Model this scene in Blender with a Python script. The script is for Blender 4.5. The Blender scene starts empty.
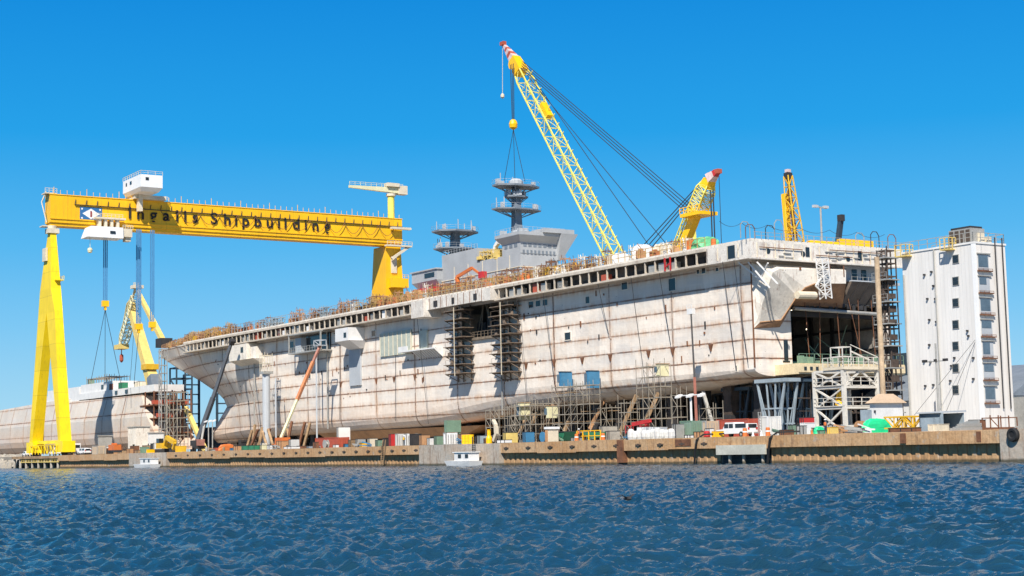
import bpy, math, random
import numpy as np
from mathutils import Vector
R=math.radians
random.seed(7)
sc=bpy.context.scene
# ------------------------------------------------------------------ camera model and site frame
# site frame: x = v (away from the quay), y = s (along the quay towards the bow), z up; water is z = 0
F=1550.; CH=2.65; ROLL=math.atan(.0225); PITCH=math.atan(160/F)
cr,sr=math.cos(ROLL),math.sin(ROLL)
FW=Vector((0,math.cos(PITCH),math.sin(PITCH))); RT=Vector((1,0,0)); UP=RT.cross(FW)
cam=bpy.data.cameras.new('camera'); co=bpy.data.objects.new('camera',cam); sc.collection.objects.link(co)
cam.sensor_width=36; cam.lens=F/1024*36; cam.clip_start=.5; cam.clip_end=20000
right=RT*cr-UP*sr*-1; right=(RT*cr+UP*sr*1)
ups=UP*cr-RT*sr
from mathutils import Matrix
# image right axis in world: a = dx*cr + dy*sr ; b = -dx*sr + dy*cr
xr=RT*cr-UP*sr; yu=RT*sr+UP*cr
Mx=Matrix((xr,yu,-FW)).transposed().to_4x4(); Mx.translation=Vector((0,0,CH)); co.matrix_world=Mx
sc.camera=co
def ray(px,py):
    dx,dy=px-512,-(py-288)
    return ((dx*xr+dy*yu)+F*FW).normalized()
U=Vector((-0.55360344,0.83278042,0)); V=Vector((U.y,-U.x,0)); A=Vector((37.2938,240,0)); ROT=math.atan2(V.y,V.x)
def W(p): return A+V*p[0]+U*p[1]+Vector((0,0,p[2]))
def at(px,py,v=None,s=None):
    """point of the site frame seen at a photo position on a plane of constant v or s"""
    r=ray(px,py); o=Vector((0,0,CH))-A
    t=(v-o.dot(V))/r.dot(V) if v is not None else (s-o.dot(U))/r.dot(U)
    p=o+r*t; return (p.dot(V),p.dot(U),p.z)
def sx(px,v,py=435): return at(px,py,v=v)[1]
GZ=3.4
# ------------------------------------------------------------------ materials
class NT:
    def __init__(s,name):
        s.m=bpy.data.materials.new(name); s.m.use_nodes=True; s.t=s.m.node_tree; s.n=s.t.nodes; s.b=s.n['Principled BSDF']
        s.tc=s.n.new('ShaderNodeTexCoord')
    def put(s,sock,val):
        if isinstance(val,bpy.types.NodeSocket): s.t.links.new(val,sock)
        else: sock.default_value=val
    def math(s,op,a,b=0.,c=0.,clamp=False):
        n=s.n.new('ShaderNodeMath'); n.operation=op; n.use_clamp=clamp
        for i,x in enumerate((a,b,c)): s.put(n.inputs[i],x)
        return n.outputs[0]
    def noise(s,vec,scale,detail=3,rough=.55,dist=0):
        n=s.n.new('ShaderNodeTexNoise'); s.put(n.inputs['Vector'],vec); n.inputs['Scale'].default_value=scale
        n.inputs['Detail'].default_value=detail; n.inputs['Roughness'].default_value=rough; n.inputs['Distortion'].default_value=dist
        return n.outputs['Fac']
    def vmul(s,vec,f):
        n=s.n.new('ShaderNodeVectorMath'); n.operation='MULTIPLY'; s.put(n.inputs[0],vec); n.inputs[1].default_value=f; return n.outputs[0]
    def vadd(s,vec,o):
        n=s.n.new('ShaderNodeVectorMath'); n.operation='ADD'; s.put(n.inputs[0],vec); s.put(n.inputs[1],o); return n.outputs[0]
    def ramp(s,x,lo,hi,a=0.,b=1.):
        n=s.n.new('ShaderNodeMapRange'); n.clamp=True; s.put(n.inputs[0],x)
        for i,q in enumerate((lo,hi,a,b)): n.inputs[i+1].default_value=q
        return n.outputs[0]
    def mix(s,f,a,b):
        n=s.n.new('ShaderNodeMix'); n.data_type='RGBA'; s.put(n.inputs[0],f)
        for i,x in ((6,a),(7,b)):
            s.put(n.inputs[i],x if isinstance(x,bpy.types.NodeSocket) else (*x[:3],1))
        return n.outputs[2]
    def scalecol(s,col,f):
        n=s.n.new('ShaderNodeVectorMath'); n.operation='SCALE'; s.put(n.inputs[0],col if isinstance(col,bpy.types.NodeSocket) else col[:3]); s.put(n.inputs['Scale'],f); return n.outputs[0]
    def sep(s,vec):
        n=s.n.new('ShaderNodeSeparateXYZ'); s.put(n.inputs[0],vec); return n.outputs
    def bump(s,h,strength,dist):
        n=s.n.new('ShaderNodeBump'); s.put(n.inputs['Height'],h); n.inputs['Strength'].default_value=strength; n.inputs['Distance'].default_value=dist
        s.t.links.new(n.outputs[0],s.b.inputs['Normal'])
    def coords(s):
        oi=s.n.new('ShaderNodeObjectInfo'); k=s.scalecol((37.,91.,53.),oi.outputs['Random'])
        return s.vadd(s.tc.outputs['Object'],k)
RUST=(.24,.10,.045)
def paint(name,col,rough=.6,metal=0.,var=.25,rust=.0,rustcol=RUST,sc_=.6,fine=4.,bump=.0):
    t=NT(name); c=t.coords()
    n1=t.noise(c,sc_,4,.6); n2=t.noise(c,fine,3,.6)
    f=t.math('ADD',t.ramp(n1,.3,.7,1-var,1+var*.5),t.ramp(n2,.3,.7,-var*.45,var*.45))
    base=t.scalecol(col,f)
    if rust>0:
        st=t.noise(t.vmul(c,(1.6,1.6,.28)),1.1,5,.65); sp=t.noise(c,2.3,5,.7)
        k=t.math('MAXIMUM',t.ramp(st,.74-rust*.32,.86-rust*.25),t.ramp(sp,.76-rust*.28,.84-rust*.22),clamp=True)
        base=t.mix(t.math('MULTIPLY',k,.85),base,rustcol)
    t.put(t.b.inputs['Base Color'],base); t.b.inputs['Roughness'].default_value=rough; t.b.inputs['Metallic'].default_value=metal
    if bump: t.bump(n2,bump,.05)
    return t.m
def hull_mat(name,base=(.80,.725,.635),pitchs=17.1,offs=2.5,pz=2.95,offz=.3,lined=1.,dark=.0,upto=26.5):
    t=NT(name); c=t.tc.outputs['Object']; x,y,z=t.sep(c)
    wob=t.math('MULTIPLY',t.math('SUBTRACT',t.noise(c,.35,2),.5),.12)
    def line(co,pitch,off,w):
        q=t.math('FRACT',t.math('ADD',t.math('DIVIDE',t.math('ADD',co,wob),pitch),off/pitch))
        d=t.math('MULTIPLY',t.math('ABSOLUTE',t.math('SUBTRACT',q,.5)),pitch)   # distance from line in m
        ix=t.math('FLOOR',t.math('ADD',t.math('DIVIDE',t.math('ADD',co,wob),pitch),off/pitch)); rn=t.n.new('ShaderNodeTexWhiteNoise'); rn.noise_dimensions='1D'; t.put(rn.inputs['W'],t.math('ADD',ix,pitch*3.3))
        return t.math('MULTIPLY',t.ramp(d,w*.45,w,1.,0.),t.ramp(rn.outputs['Value'],0.,1.,.62,1.)),d
    zl,zd=line(z,pz,offz,.18); sl,sd=line(y,pitchs,offs,.26)
    brk=t.noise(t.vmul(c,(.3,.55,.9)),.9,5,.7); brk2=t.noise(c,1.3,4,.7)
    zl=t.math('MULTIPLY',zl,t.ramp(brk,.36,.5,.45,1.)); sl=t.math('MULTIPLY',sl,t.ramp(brk,.36,.50,.3,1.))
    ln=t.math('MAXIMUM',zl,sl)
    # faint plate joints and plate tone
    p1,_=line(y,2.85,0.,.05); p2,_=line(z,pz/2,offz,.04)
    faint=t.math('MULTIPLY',t.math('MAXIMUM',p1,p2),.22)
    cell=t.n.new('ShaderNodeCombineXYZ')
    t.put(cell.inputs[0],t.math('FLOOR',t.math('DIVIDE',y,5.7))); t.put(cell.inputs[1],t.math('FLOOR',t.math('ADD',t.math('DIVIDE',z,pz),offz/pz+.5)))
    wn=t.n.new('ShaderNodeTexWhiteNoise'); t.put(wn.inputs['Vector'],cell.outputs[0])
    tone=t.math('ADD',t.ramp(wn.outputs['Value'],0,1,.90,1.05),t.ramp(t.noise(c,.09,4,.6),.3,.7,-.06,.05))
    tone=t.math('ADD',tone,t.ramp(t.noise(c,1.1,5,.7),.3,.7,-.045,.03))
    col=t.scalecol(base,tone)
    # warm stain: amount grows near joints, and streaks run down
    st=t.noise(t.vmul(c,(1.,.9,.16)),.9,6,.7)
    halo=t.math('MAXIMUM',t.ramp(zd,0.,.8,1.,0.),t.ramp(sd,0.,1.1,1.,0.))
    stain=t.math('MULTIPLY',t.ramp(st,.38,.66),t.math('ADD',t.math('MULTIPLY',halo,.75),.13),clamp=True)
    col=t.mix(stain,col,(.52,.28,.13))
    low=t.math('MULTIPLY',t.ramp(z,4.,10.5,.8,0.),t.ramp(brk2,.3,.7,.3,1.)); col=t.mix(low,col,(.58,.36,.22))
    grey=t.ramp(t.noise(t.vmul(c,(.3,.05,.2)),1.,3),.5,.62,0.,.3); col=t.mix(grey,col,(.48,.49,.50))
    wn2=t.n.new('ShaderNodeTexWhiteNoise'); cell2=t.n.new('ShaderNodeCombineXYZ'); t.put(cell2.inputs[0],t.math('FLOOR',t.math('DIVIDE',y,3.9))); t.put(cell2.inputs[1],t.math('FLOOR',t.math('DIVIDE',z,2.1))); t.put(wn2.inputs['Vector'],cell2.outputs[0])
    edge=t.ramp(t.math('ADD',wn2.outputs['Value'],t.math('MULTIPLY',t.noise(c,.8,4,.7),.12)),.96,.98,0.,.3); col=t.mix(edge,col,(.56,.53,.50))
    dirt=t.ramp(t.noise(t.vmul(c,(.5,.22,.5)),.55,5,.7),.58,.72,0.,.22); col=t.mix(dirt,col,(.50,.40,.31))
    col=t.mix(faint,col,(.34,.27,.22))
    spots=t.ramp(t.noise(c,1.9,2,.5),.735,.765,0.,.8); col=t.mix(spots,col,(.16,.08,.05))
    col=t.mix(t.math('MULTIPLY',ln,1.*lined),col,t.mix(t.ramp(brk2,.4,.6),(.075,.05,.04),(.25,.10,.04)))
    if dark: col=t.scalecol(col,1-dark)
    t.put(t.b.inputs['Base Color'],col); t.b.inputs['Roughness'].default_value=.62
    h=t.math('ADD',t.math('MULTIPLY',t.noise(t.vmul(c,(.5,1.,1.)),.55,3),1.),t.math('MULTIPLY',ln,.15)); t.bump(h,.35,.35)
    return t.m
M={}
M['hull']=hull_mat('hull_paint'); 
M['hull_plain']=paint('primer_white',(.76,.70,.61),.6,var=.18,rust=.5,sc_=.25,fine=2.,bump=.1)
M['white']=paint('white_paint',(.72,.71,.69),.5,var=.10,rust=.12)
M['cleanwhite']=paint('clean_white_paint',(.78,.78,.77),.35,var=.05)
M['cream']=paint('cream_paint',(.66,.58,.44),.6,var=.15,rust=.15)
M['grey']=paint('haze_grey',(.36,.39,.42),.6,var=.10,rust=.03,sc_=.3)
M['greylight']=paint('light_haze_grey',(.43,.455,.48),.6,var=.10,rust=.06,sc_=.3)
M['greydark']=paint('mast_grey',(.13,.155,.18),.6,var=.18)
M['steelpale']=paint('pale_painted_steel',(.62,.59,.53),.6,var=.2,rust=.2)
M['steel']=paint('galvanised_steel',(.40,.39,.36),.5,.2,var=.2,rust=.18)
M['bluesteel']=paint('pale_blue_steel',(.30,.36,.40),.6,var=.2,rust=.12)
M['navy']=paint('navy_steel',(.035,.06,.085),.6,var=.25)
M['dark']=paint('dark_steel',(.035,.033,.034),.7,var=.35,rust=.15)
M['black']=paint('black_rubber',(.012,.012,.013),.75,var=.3)
M['scaf']=paint('scaffold_tube',(.34,.30,.24),.55,.1,var=.3,rust=.3)
M['rust']=paint('rusted_steel',(.20,.085,.042),.85,var=.45,rust=.2,rustcol=(.09,.045,.03),bump=.3)
M['orangerust']=paint('orange_primer',(.50,.27,.13),.7,var=.3,rust=.3,sc_=.3,bump=.15)
M['yellow']=paint('crane_yellow',(.93,.50,.003),.42,var=.07,rust=.02,sc_=.15,fine=1.2)
M['lemon']=paint('leg_yellow',(.93,.68,.004),.42,var=.06,rust=.02,sc_=.15,fine=1.2)
M['islandgrey']=paint('island_grey',(.37,.385,.40),.6,var=.12,rust=.10,sc_=.3)
M['boomyellow']=paint('boom_yellow',(.82,.72,.14),.5,var=.15,rust=.1)
M['deepyellow']=paint('machine_yellow',(.72,.42,.02),.5,var=.2,rust=.15)
M['paleyellow']=paint('faded_yellow',(.70,.52,.16),.6,var=.15,rust=.2)
M['ochre']=paint('dull_ochre',(.46,.29,.09),.7,var=.3,rust=.35)
M['palecream']=paint('pale_cream',(.70,.66,.42),.6,var=.15,rust=.12)
M['orange']=paint('orange_paint',(.60,.16,.035),.5,var=.2,rust=.15)
M['red']=paint('red_paint',(.50,.03,.03),.5,var=.2,rust=.05)
M['redbrown']=paint('container_red',(.42,.085,.045),.6,var=.2,rust=.15)
M['pink']=paint('faded_red_boom',(.36,.16,.12),.6,var=.3,rust=.2)
M['green']=paint('green_paint',(.03,.20,.10),.6,var=.25,rust=.1)
M['sage']=paint('faded_green_paint',(.17,.27,.19),.65,var=.2,rust=.2)
M['palegreen']=paint('pale_green_film',(.44,.47,.40),.5,var=.2,rust=.2)
M['tarp']=paint('bright_green_tarp',(.02,.62,.26),.5,var=.15,bump=.6,fine=1.5)
M['tarp2']=paint('faded_green_tarp',(.14,.47,.22),.6,var=.25,bump=.6,fine=1.5)
M['blue']=paint('blue_paint',(.05,.20,.36),.5,var=.15,rust=.06)
M['blueclear']=paint('emblem_blue',(.03,.14,.33),.5,var=.05)
M['cable']=paint('wire_rope',(.05,.06,.075),.6,.3,var=.2)
M['bluecable']=paint('blue_wire_rope',(.07,.24,.46),.6,.1,var=.1)
M['concrete']=paint('quay_concrete',(.40,.36,.30),.85,var=.28,rust=.22,rustcol=(.26,.15,.08),sc_=.35,bump=.4)
M['timber']=paint('weathered_timber',(.34,.22,.12),.85,var=.4,rust=.3,rustcol=(.12,.07,.04),sc_=.5,bump=.4)
M['roof']=paint('tan_roof_felt',(.52,.38,.26),.85,var=.15,bump=.2)
M['glass']=paint('dark_glass',(.02,.025,.03),.12,var=.1)
M['skyglass']=paint('pane_glass',(.10,.14,.18),.12,var=.2)
M['brownhole']=paint('red_oxide',(.22,.07,.045),.7,var=.3)
def plated(name,col,pitch,axis=0,zs=.0):
    t=NT(name); c=t.tc.outputs['Object']; o=t.sep(c); q=t.math('FRACT',t.math('DIVIDE',o[axis],pitch)); d=t.math('MULTIPLY',t.math('ABSOLUTE',t.math('SUBTRACT',q,.5)),pitch)
    lin=t.ramp(d,.03,.10,1.,0.); b=t.scalecol(col,t.ramp(t.noise(c,.2,4,.6),.3,.7,.90,1.04))
    cell=t.math('FLOOR',t.math('ADD',t.math('DIVIDE',o[axis],pitch),.5)); rn=t.n.new('ShaderNodeTexWhiteNoise'); rn.noise_dimensions='1D'; t.put(rn.inputs['W'],cell); b=t.scalecol(b,t.ramp(rn.outputs['Value'],0,1,.93,1.03))
    st=t.ramp(t.noise(t.vmul(c,(1.3,1.3,.10)),1.4,6,.7),.52,.75,0,.42); b=t.mix(st,b,(.42,.22,.03)); b=t.mix(t.math('MULTIPLY',lin,.35),b,(.25,.14,.02))
    b=t.mix(t.ramp(t.noise(c,1.6,4,.65),.68,.74,0,.7),b,(.22,.10,.03))
    t.put(t.b.inputs['Base Color'],b); t.b.inputs['Roughness'].default_value=.5; t.bump(t.noise(c,.8,3),.2,.1)
    return t.m
M['yellow_plate']=plated('girder_yellow_plates',(.93,.50,.003),6.); M['leg_plate']=plated('leg_yellow_plates',(.93,.66,.004),7.,2)
def quay_mat(name,col,col2,vs=.9):
    t=NT(name); c=t.tc.outputs['Object']; x,y,z=t.sep(c)
    n=t.noise(t.vmul(c,(.6,.35,.5)),.5,6,.7); s_=t.noise(t.vmul(c,(1,1.3,.22)),1.3,6,.7)
    b=t.mix(t.ramp(n,.35,.65),col,col2); b=t.scalecol(b,t.ramp(t.noise(c,2.5,5,.7),.25,.75,.72,1.2))
    b=t.mix(t.ramp(s_,.54,.68,0,.75),b,(.17,.085,.045)); b=t.mix(t.ramp(t.noise(c,.9,4,.6),.60,.68,0,.55),b,(.36,.34,.30))
    q=t.math('FRACT',t.math('DIVIDE',y,vs)); d=t.math('ABSOLUTE',t.math('SUBTRACT',q,.5))
    b=t.mix(t.math('MULTIPLY',t.ramp(d,.0,.05,1.,0.),.45),b,(.10,.06,.04))
    wet=t.ramp(t.math('ADD',z,t.math('MULTIPLY',t.noise(c,1.2,3),.25)),.38,.62,.85,0.); b=t.mix(wet,b,(.035,.035,.02))
    t.put(t.b.inputs['Base Color'],b); t.b.inputs['Roughness'].default_value=.85; t.bump(t.noise(c,2.,5),.5,.12)
    return t.m
M['cap']=quay_mat('quay_cap_rusty',(.52,.35,.20),(.45,.25,.11)); M['pile']=quay_mat('sheet_pile',(.47,.30,.155),(.36,.20,.09),1.3)
M['bagwhite']=paint('woven_bag_white',(.60,.60,.58),.8,var=.15,bump=.4)
M['capgrey']=quay_mat('quay_cap_grey',(.40,.37,.32),(.42,.33,.25),2.4)
def siding(name,col,pitch,axis=1,ls=.30,bs=.5):
    t=NT(name); c=t.tc.outputs['Object']; o=t.sep(c); q=t.math('FRACT',t.math('DIVIDE',o[axis],pitch)); d=t.math('ABSOLUTE',t.math('SUBTRACT',q,.5))
    lin=t.ramp(d,.0,.09,1.,0.)
    b=t.scalecol(col,t.ramp(t.noise(t.vmul(c,(.6,.6,.08)),1.2,5,.6),.3,.7,.90,1.05))
    b=t.mix(t.math('MULTIPLY',lin,ls),b,(.22,.21,.20))
    b=t.mix(t.ramp(t.noise(t.vmul(c,(1.,1.,.12)),1.5,5,.7),.60,.76,0,.45),b,(.42,.36,.30))
    t.put(t.b.inputs['Base Color'],b); t.b.inputs['Roughness'].default_value=.5; t.bump(t.math('SUBTRACT',1.,lin),bs,.05)
    return t.m
M['siding']=siding('white_ribbed_siding',(.72,.70,.67),.62,1,.17,.3); M['sidingplain']=siding('white_smooth_siding',(.72,.68,.63),3.,0)
M['corrred']=siding('red_corrugated',(.40,.075,.045),.5); M['corrsage']=siding('sage_corrugated',(.20,.29,.22),.6); M['corrcream']=siding('cream_corrugated',(.52,.40,.27),.6,1,.15,.2)
M['corrwhite']=siding('white_corrugated',(.62,.61,.58),.9,1,.1,.12)
# ------------------------------------------------------------------ mesh builder
class MB:
    def __init__(s): s.v=[]; s.f=[]
    def add(s,vs,fs):
        k=len(s.v); s.v+= [tuple(p) for p in vs]; s.f+=[tuple(i+k for i in f) for f in fs]; return s
    def box(s,a,b):
        (x0,y0,z0),(x1,y1,z1)=[tuple(min(a[i],b[i]) for i in range(3)),tuple(max(a[i],b[i]) for i in range(3))]
        return s.add([(x0,y0,z0),(x1,y0,z0),(x1,y1,z0),(x0,y1,z0),(x0,y0,z1),(x1,y0,z1),(x1,y1,z1),(x0,y1,z1)],
            [(0,3,2,1),(4,5,6,7),(0,1,5,4),(1,2,6,5),(2,3,7,6),(3,0,4,7)])
    def hexa(s,b4,t4): return s.add(list(b4)+list(t4),[(0,3,2,1),(4,5,6,7),(0,1,5,4),(1,2,6,5),(2,3,7,6),(3,0,4,7)])
    def cbox(s,c,d): return s.box([c[i]-d[i]/2 for i in range(3)],[c[i]+d[i]/2 for i in range(3)])
    def prism(s,pts,ext):
        n=len(pts); e=Vector(ext); return s.add([tuple(p) for p in pts]+[tuple(Vector(p)+e) for p in pts],
            [tuple(range(n))[::-1],tuple(range(n,2*n))]+[(i,(i+1)%n,(i+1)%n+n,i+n) for i in range(n)])
    def bar(s,p,q,w=.12,h=None,w2=None):
        p,q=Vector(p),Vector(q); h=h or w; d=(q-p)
        if d.length<1e-6: return s
        d.normalize(); a=d.cross(Vector((0,0,1)))
        if a.length<.05: a=d.cross(Vector((1,0,0)))
        a.normalize(); b=a.cross(d).normalized(); w2=w2 or w; h2=h*w2/w
        vs=[p+a*i*w/2+b*j*h/2 for i,j in ((-1,-1),(1,-1),(1,1),(-1,1))]+[q+a*i*w2/2+b*j*h2/2 for i,j in ((-1,-1),(1,-1),(1,1),(-1,1))]
        return s.add(vs,[(0,3,2,1),(4,5,6,7),(0,1,5,4),(1,2,6,5),(2,3,7,6),(3,0,4,7)])
    def tube(s,p,q,r,r2=None,n=8,caps=True):
        p,q=Vector(p),Vector(q); d=(q-p).normalized(); a=d.cross(Vector((0,0,1)))
        if a.length<.05: a=d.cross(Vector((1,0,0)))
        a.normalize(); b=a.cross(d); r2=r if r2 is None else r2; vs=[]
        for c,rr in ((p,r),(q,r2)):
            vs+=[c+a*rr*math.cos(2*math.pi*i/n)+b*rr*math.sin(2*math.pi*i/n) for i in range(n)]
        fs=[(i,(i+1)%n,(i+1)%n+n,i+n) for i in range(n)]
        if caps: fs+=[tuple(range(n))[::-1],tuple(range(n,2*n))]
        return s.add(vs,fs)
    def cable(s,p,q,sag=0,r=.05,n=10):
        p,q=Vector(p),Vector(q); pts=[p.lerp(q,i/n)-Vector((0,0,sag*4*(i/n)*(1-i/n))) for i in range(n+1)]
        for a,b in zip(pts,pts[1:]): s.bar(a,b,r)
        return s
    def path(s,pts,w,h=None):
        for a,b in zip(pts,pts[1:]): s.bar(a,b,w,h)
        return s
    def lathe(s,c,prof,n=12,axis=2):
        vs=[];fs=[]
        for r,h in prof:
            for i in range(n):
                a=2*math.pi*i/n; q=[r*math.cos(a),r*math.sin(a)]; 
                p=[0,0,0]; o=[k for k in range(3) if k!=axis]; p[o[0]]=q[0]; p[o[1]]=q[1]; p[axis]=h
                vs.append(tuple(c[k]+p[k] for k in range(3)))
        m=len(prof)
        for j in range(m-1):
            for i in range(n): fs.append((j*n+i,j*n+(i+1)%n,(j+1)*n+(i+1)%n,(j+1)*n+i))
        fs+=[tuple(range(n))[::-1],tuple(range((m-1)*n,m*n))]
        return s.add(vs,fs)
    def lattice(s,p,q,w,n,r=.14,br=.08,w0=None,w1=None,tap=.12,side=(1,0,0)):
        p,q=Vector(p),Vector(q); d=(q-p).normalized(); a=Vector(side); a=(a-d*a.dot(d)).normalized(); b=d.cross(a)
        w0=w if w0 is None else w0; w1=w if w1 is None else w1
        def wd(t): return w0+(w-w0)*min(1,t/tap) if t<tap else (w1+(w-w1)*min(1,(1-t)/tap))
        P=[[p.lerp(q,i/n)+(a*ca+b*cb)*wd(i/n)/2 for ca,cb in ((1,1),(-1,1),(-1,-1),(1,-1))] for i in range(n+1)]
        for i in range(n):
            for k in range(4):
                s.bar(P[i][k],P[i+1][k],r); s.bar(P[i][k],P[i][(k+1)%4],br)
                s.bar(P[i][k],P[i+1][(k+1)%4],br) if (i+k)%2 else s.bar(P[i][(k+1)%4],P[i+1][k],br)
        return s
    def scaffold(s,a,b,dv=2.,ds=2.4,dz=2.,r=.07,jit=0.,diag=.5,rnd=random):
        (v0,s0,z0),(v1,s1,z1)=a,b
        nv=max(1,round(abs(v1-v0)/dv)); ns=max(1,round(abs(s1-s0)/ds)); nz=max(1,round((z1-z0)/dz))
        X=[v0+(v1-v0)*i/nv for i in range(nv+1)]; Y=[s0+(s1-s0)*i/ns for i in range(ns+1)]; Z=[z0+(z1-z0)*i/nz for i in range(nz+1)]
        tops={}
        for x in X:
            for y in Y:
                tp=z1+rnd.uniform(0,jit); s.bar((x,y,z0),(x,y,tp),r)
        for z in Z[1:]:
            for x in X: s.bar((x,Y[0],z),(x,Y[-1],z),r)
            for y in Y: s.bar((X[0],y,z),(X[-1],y,z),r)
        for i in range(nz):
            for j in range(ns):
                if rnd.random()<diag: 
                    q=rnd.random()<.5; s.bar((X[0],Y[j+q],Z[i]),(X[0],Y[j+1-q],Z[i+1]),r*.8)
                if rnd.random()<.35: s.box((X[0],Y[j],Z[i+1]+.02),(X[min(1,nv)],Y[j+1],Z[i+1]+.1))
        return s
    def rail(s,p,q,h=1.1,step=2.,r=.06,mid=True):
        p,q=Vector(p),Vector(q); n=max(1,round((q-p).length/step)); up=Vector((0,0,h))
        for i in range(n+1):
            c=p.lerp(q,i/n); s.bar(c,c+up,r)
        s.bar(p+up,q+up,r)
        if mid: s.bar(p+up*.5,q+up*.5,r*.8)
        return s
    def build(s,name,mat,parent=None,base=None,smooth=False):
        if base is None: base=tuple(parent.get('_b',(0,0,0))) if parent else (0,0,0)
        me=bpy.data.meshes.new(name); me.from_pydata([(x-base[0],y-base[1],z-base[2]) for x,y,z in s.v],[],s.f)
        me.materials.append(M[mat] if isinstance(mat,str) else mat); me.validate(); me.update()
        if smooth: me.polygons.foreach_set('use_smooth',[True]*len(me.polygons))
        o=bpy.data.objects.new(name,me); sc.collection.objects.link(o)
        if parent: o.parent=parent; o['_b']=base
        else: o.location=W(base); o.rotation_euler=(0,0,ROT); o['_b']=base
        return o
def tag(o,label,cat,group=None,kind=None):
    if label: o['label']=label
    if cat: o['category']=cat
    if group: o['group']=group
    if kind: o['kind']=kind
    return o
def thing(name,label,cat,base,group=None):
    o=bpy.data.objects.new(name,None); sc.collection.objects.link(o); o.location=W(base); o.rotation_euler=(0,0,ROT); o['_b']=tuple(base)
    o.empty_display_size=1
    return tag(o,label,cat,group)
def kids(o): return [c for c in bpy.data.objects if c.parent==o]
def dup(root,base,label=None,rz=0.,scale=None,tree=None):
    tree=tree or {k:kids(k) for k in [root]+kids(root)}
    r=root.copy(); sc.collection.objects.link(r); r.location=W(base); r.rotation_euler=(0,0,ROT+rz)
    if scale: r.scale=scale
    if label: r['label']=label
    for ch in tree.get(root,[]):
        c=ch.copy(); sc.collection.objects.link(c); c.parent=r
        for g in tree.get(ch,[]):
            d=g.copy(); sc.collection.objects.link(d); d.parent=c
    return r
def one(mb,name,mat,base,label,cat,group=None,kind=None,smooth=False):
    return tag(mb.build(name,mat,None,base,smooth),label,cat,group,kind)
def each(items,name,mat,par):
    """a list of builders, one part each"""
    return [q.build(name,mat,par) for q in items]
M['palecream2']=paint('platform_cream',(.72,.58,.36),.6,var=.25,rust=.35)
M['greydark']=paint('mast_grey',(.17,.20,.235),.6,var=.18)
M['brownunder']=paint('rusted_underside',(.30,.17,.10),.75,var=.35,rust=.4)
M['sternwhite']=paint('stern_white',(.70,.65,.58),.6,var=.22,rust=.55,sc_=.5)
M['brownshade']=paint('shaded_rusty_underside',(.16,.125,.10),.8,var=.35,rust=.4)  # rusty brown made darker; the overhang's shade is put into the colour
M['gallerytan']=paint('gallery_tan',(.56,.49,.40),.65,var=.25,rust=.5)
M['brackets0']=paint('hangar_steel',(.22,.17,.12),.8,var=.4,rust=.3)
M['darkwall']=paint('gallery_shadow_grey',(.13,.12,.11),.8,var=.4,rust=.2)  # shade of the gallery and hangar opening is put into this wall colour
# ------------------------------------------------------------------ THE SHIP
M['hull']=hull_mat('hull_plates',offs=6.05,offz=1.0)
ship=thing('assault_ship','huge unpainted flat-decked warship hull with rusty weld seams standing on the shipyard quay','ship',(0,0,GZ))
def lerp_tab(x,tab):
    if x<=tab[0][0]: return tab[0][1]
    for (a,b),(c,d) in zip(tab,tab[1:]):
        if x<=c: return b+(d-b)*(x-a)/(c-a)
    return tab[-1][1]
Lz=[(5.,241),(7,246),(9,246.5),(10.5,243),(12.6,238.5),(16.2,238.3),(18.5,240.5),(20.7,245),(24.2,254),(27.5,259),(33.5,263)]
s0z=[(6,140),(10,148),(14,160),(20,178),(26,198),(33.5,222)]
bez=[(6,1.2),(9,1.8),(12,.5),(20,.5),(25,2.5),(31,10.5),(33.5,12)]
zbt=[(0,12.9),(9,12.),(20,11.2),(32,10.9),(55,10.2),(71,9.5),(88,7.9),(105,7.4),(180,6.8),(230,6.)]
zkt=[(0,14),(60,13.9),(80,12.8),(100,11.),(138,10.2),(200,10),(240,9.)]
bit=[(0,4.),(60,3.8),(100,2.6),(190,2.6),(235,.6)]
HC=15.
def hb(s,z,t=None):
    s0,L,be=lerp_tab(z,s0z),lerp_tab(z,Lz),lerp_tab(z,bez)
    if s<=s0: return HC
    t=min(1,(s-s0)/(L-s0)); return be+(HC-be)*(1-t**1.9)**.92
ST=[0,8,19.6,36.7,53.8,62,71.7,78.5,86,95,105,122,139,150]; NT_=26
for k in range(1,NT_+1): ST.append(('t',k/NT_))
ZR=[33.5,31,27.8,24.6,22.6,20.5,18.4,16.2]
def ring(st):
    s_lin = st if not isinstance(st,tuple) else 150+st[1]*92
    zk,zb,bi=lerp_tab(s_lin,zkt),lerp_tab(s_lin,zbt),lerp_tab(s_lin,bit)
    out=[]
    for z in ZR+[None]*5:
        if z is None: break
        s=st if not isinstance(st,tuple) else 150+st[1]*(lerp_tab(z,Lz)-150)
        out.append((HC-hb(s,z),s,z))
    for k in range(6):
        th=k*math.pi/10; z=zk-(zk-zb)*math.sin(th)
        s=st if not isinstance(st,tuple) else 150+st[1]*(lerp_tab(z,Lz)-150)
        b=hb(s,z); b=max(.3,b-bi*(1-math.cos(th))*min(1,b/6)); out.append((HC-b,s,z))
    out.append((HC,out[-1][1],out[-1][2]))
    return out
rings=[ring(s) for s in ST]; nr=len(rings[0])
hb_=MB(); vs=[p for r in rings for p in r]; fs=[]
for i in range(len(ST)-1):
    for j in range(nr-1):
        if ST[i] in (71.7,78.5) and ZR[j:j+1] and ZR[j] in (31,27.8): continue
        fs.append((i*nr+j,i*nr+j+1,(i+1)*nr+j+1,(i+1)*nr+j))
hb_.add(vs,fs)
vm=[(2*HC-p[0],p[1],p[2]) for p in vs]; fm=[]
for i in range(len(ST)-1):
    for j in range(nr-1): fm.append((i*nr+j,(i+1)*nr+j,(i+1)*nr+j+1,i*nr+j+1))
hb_.add(vm,fm)
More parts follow.
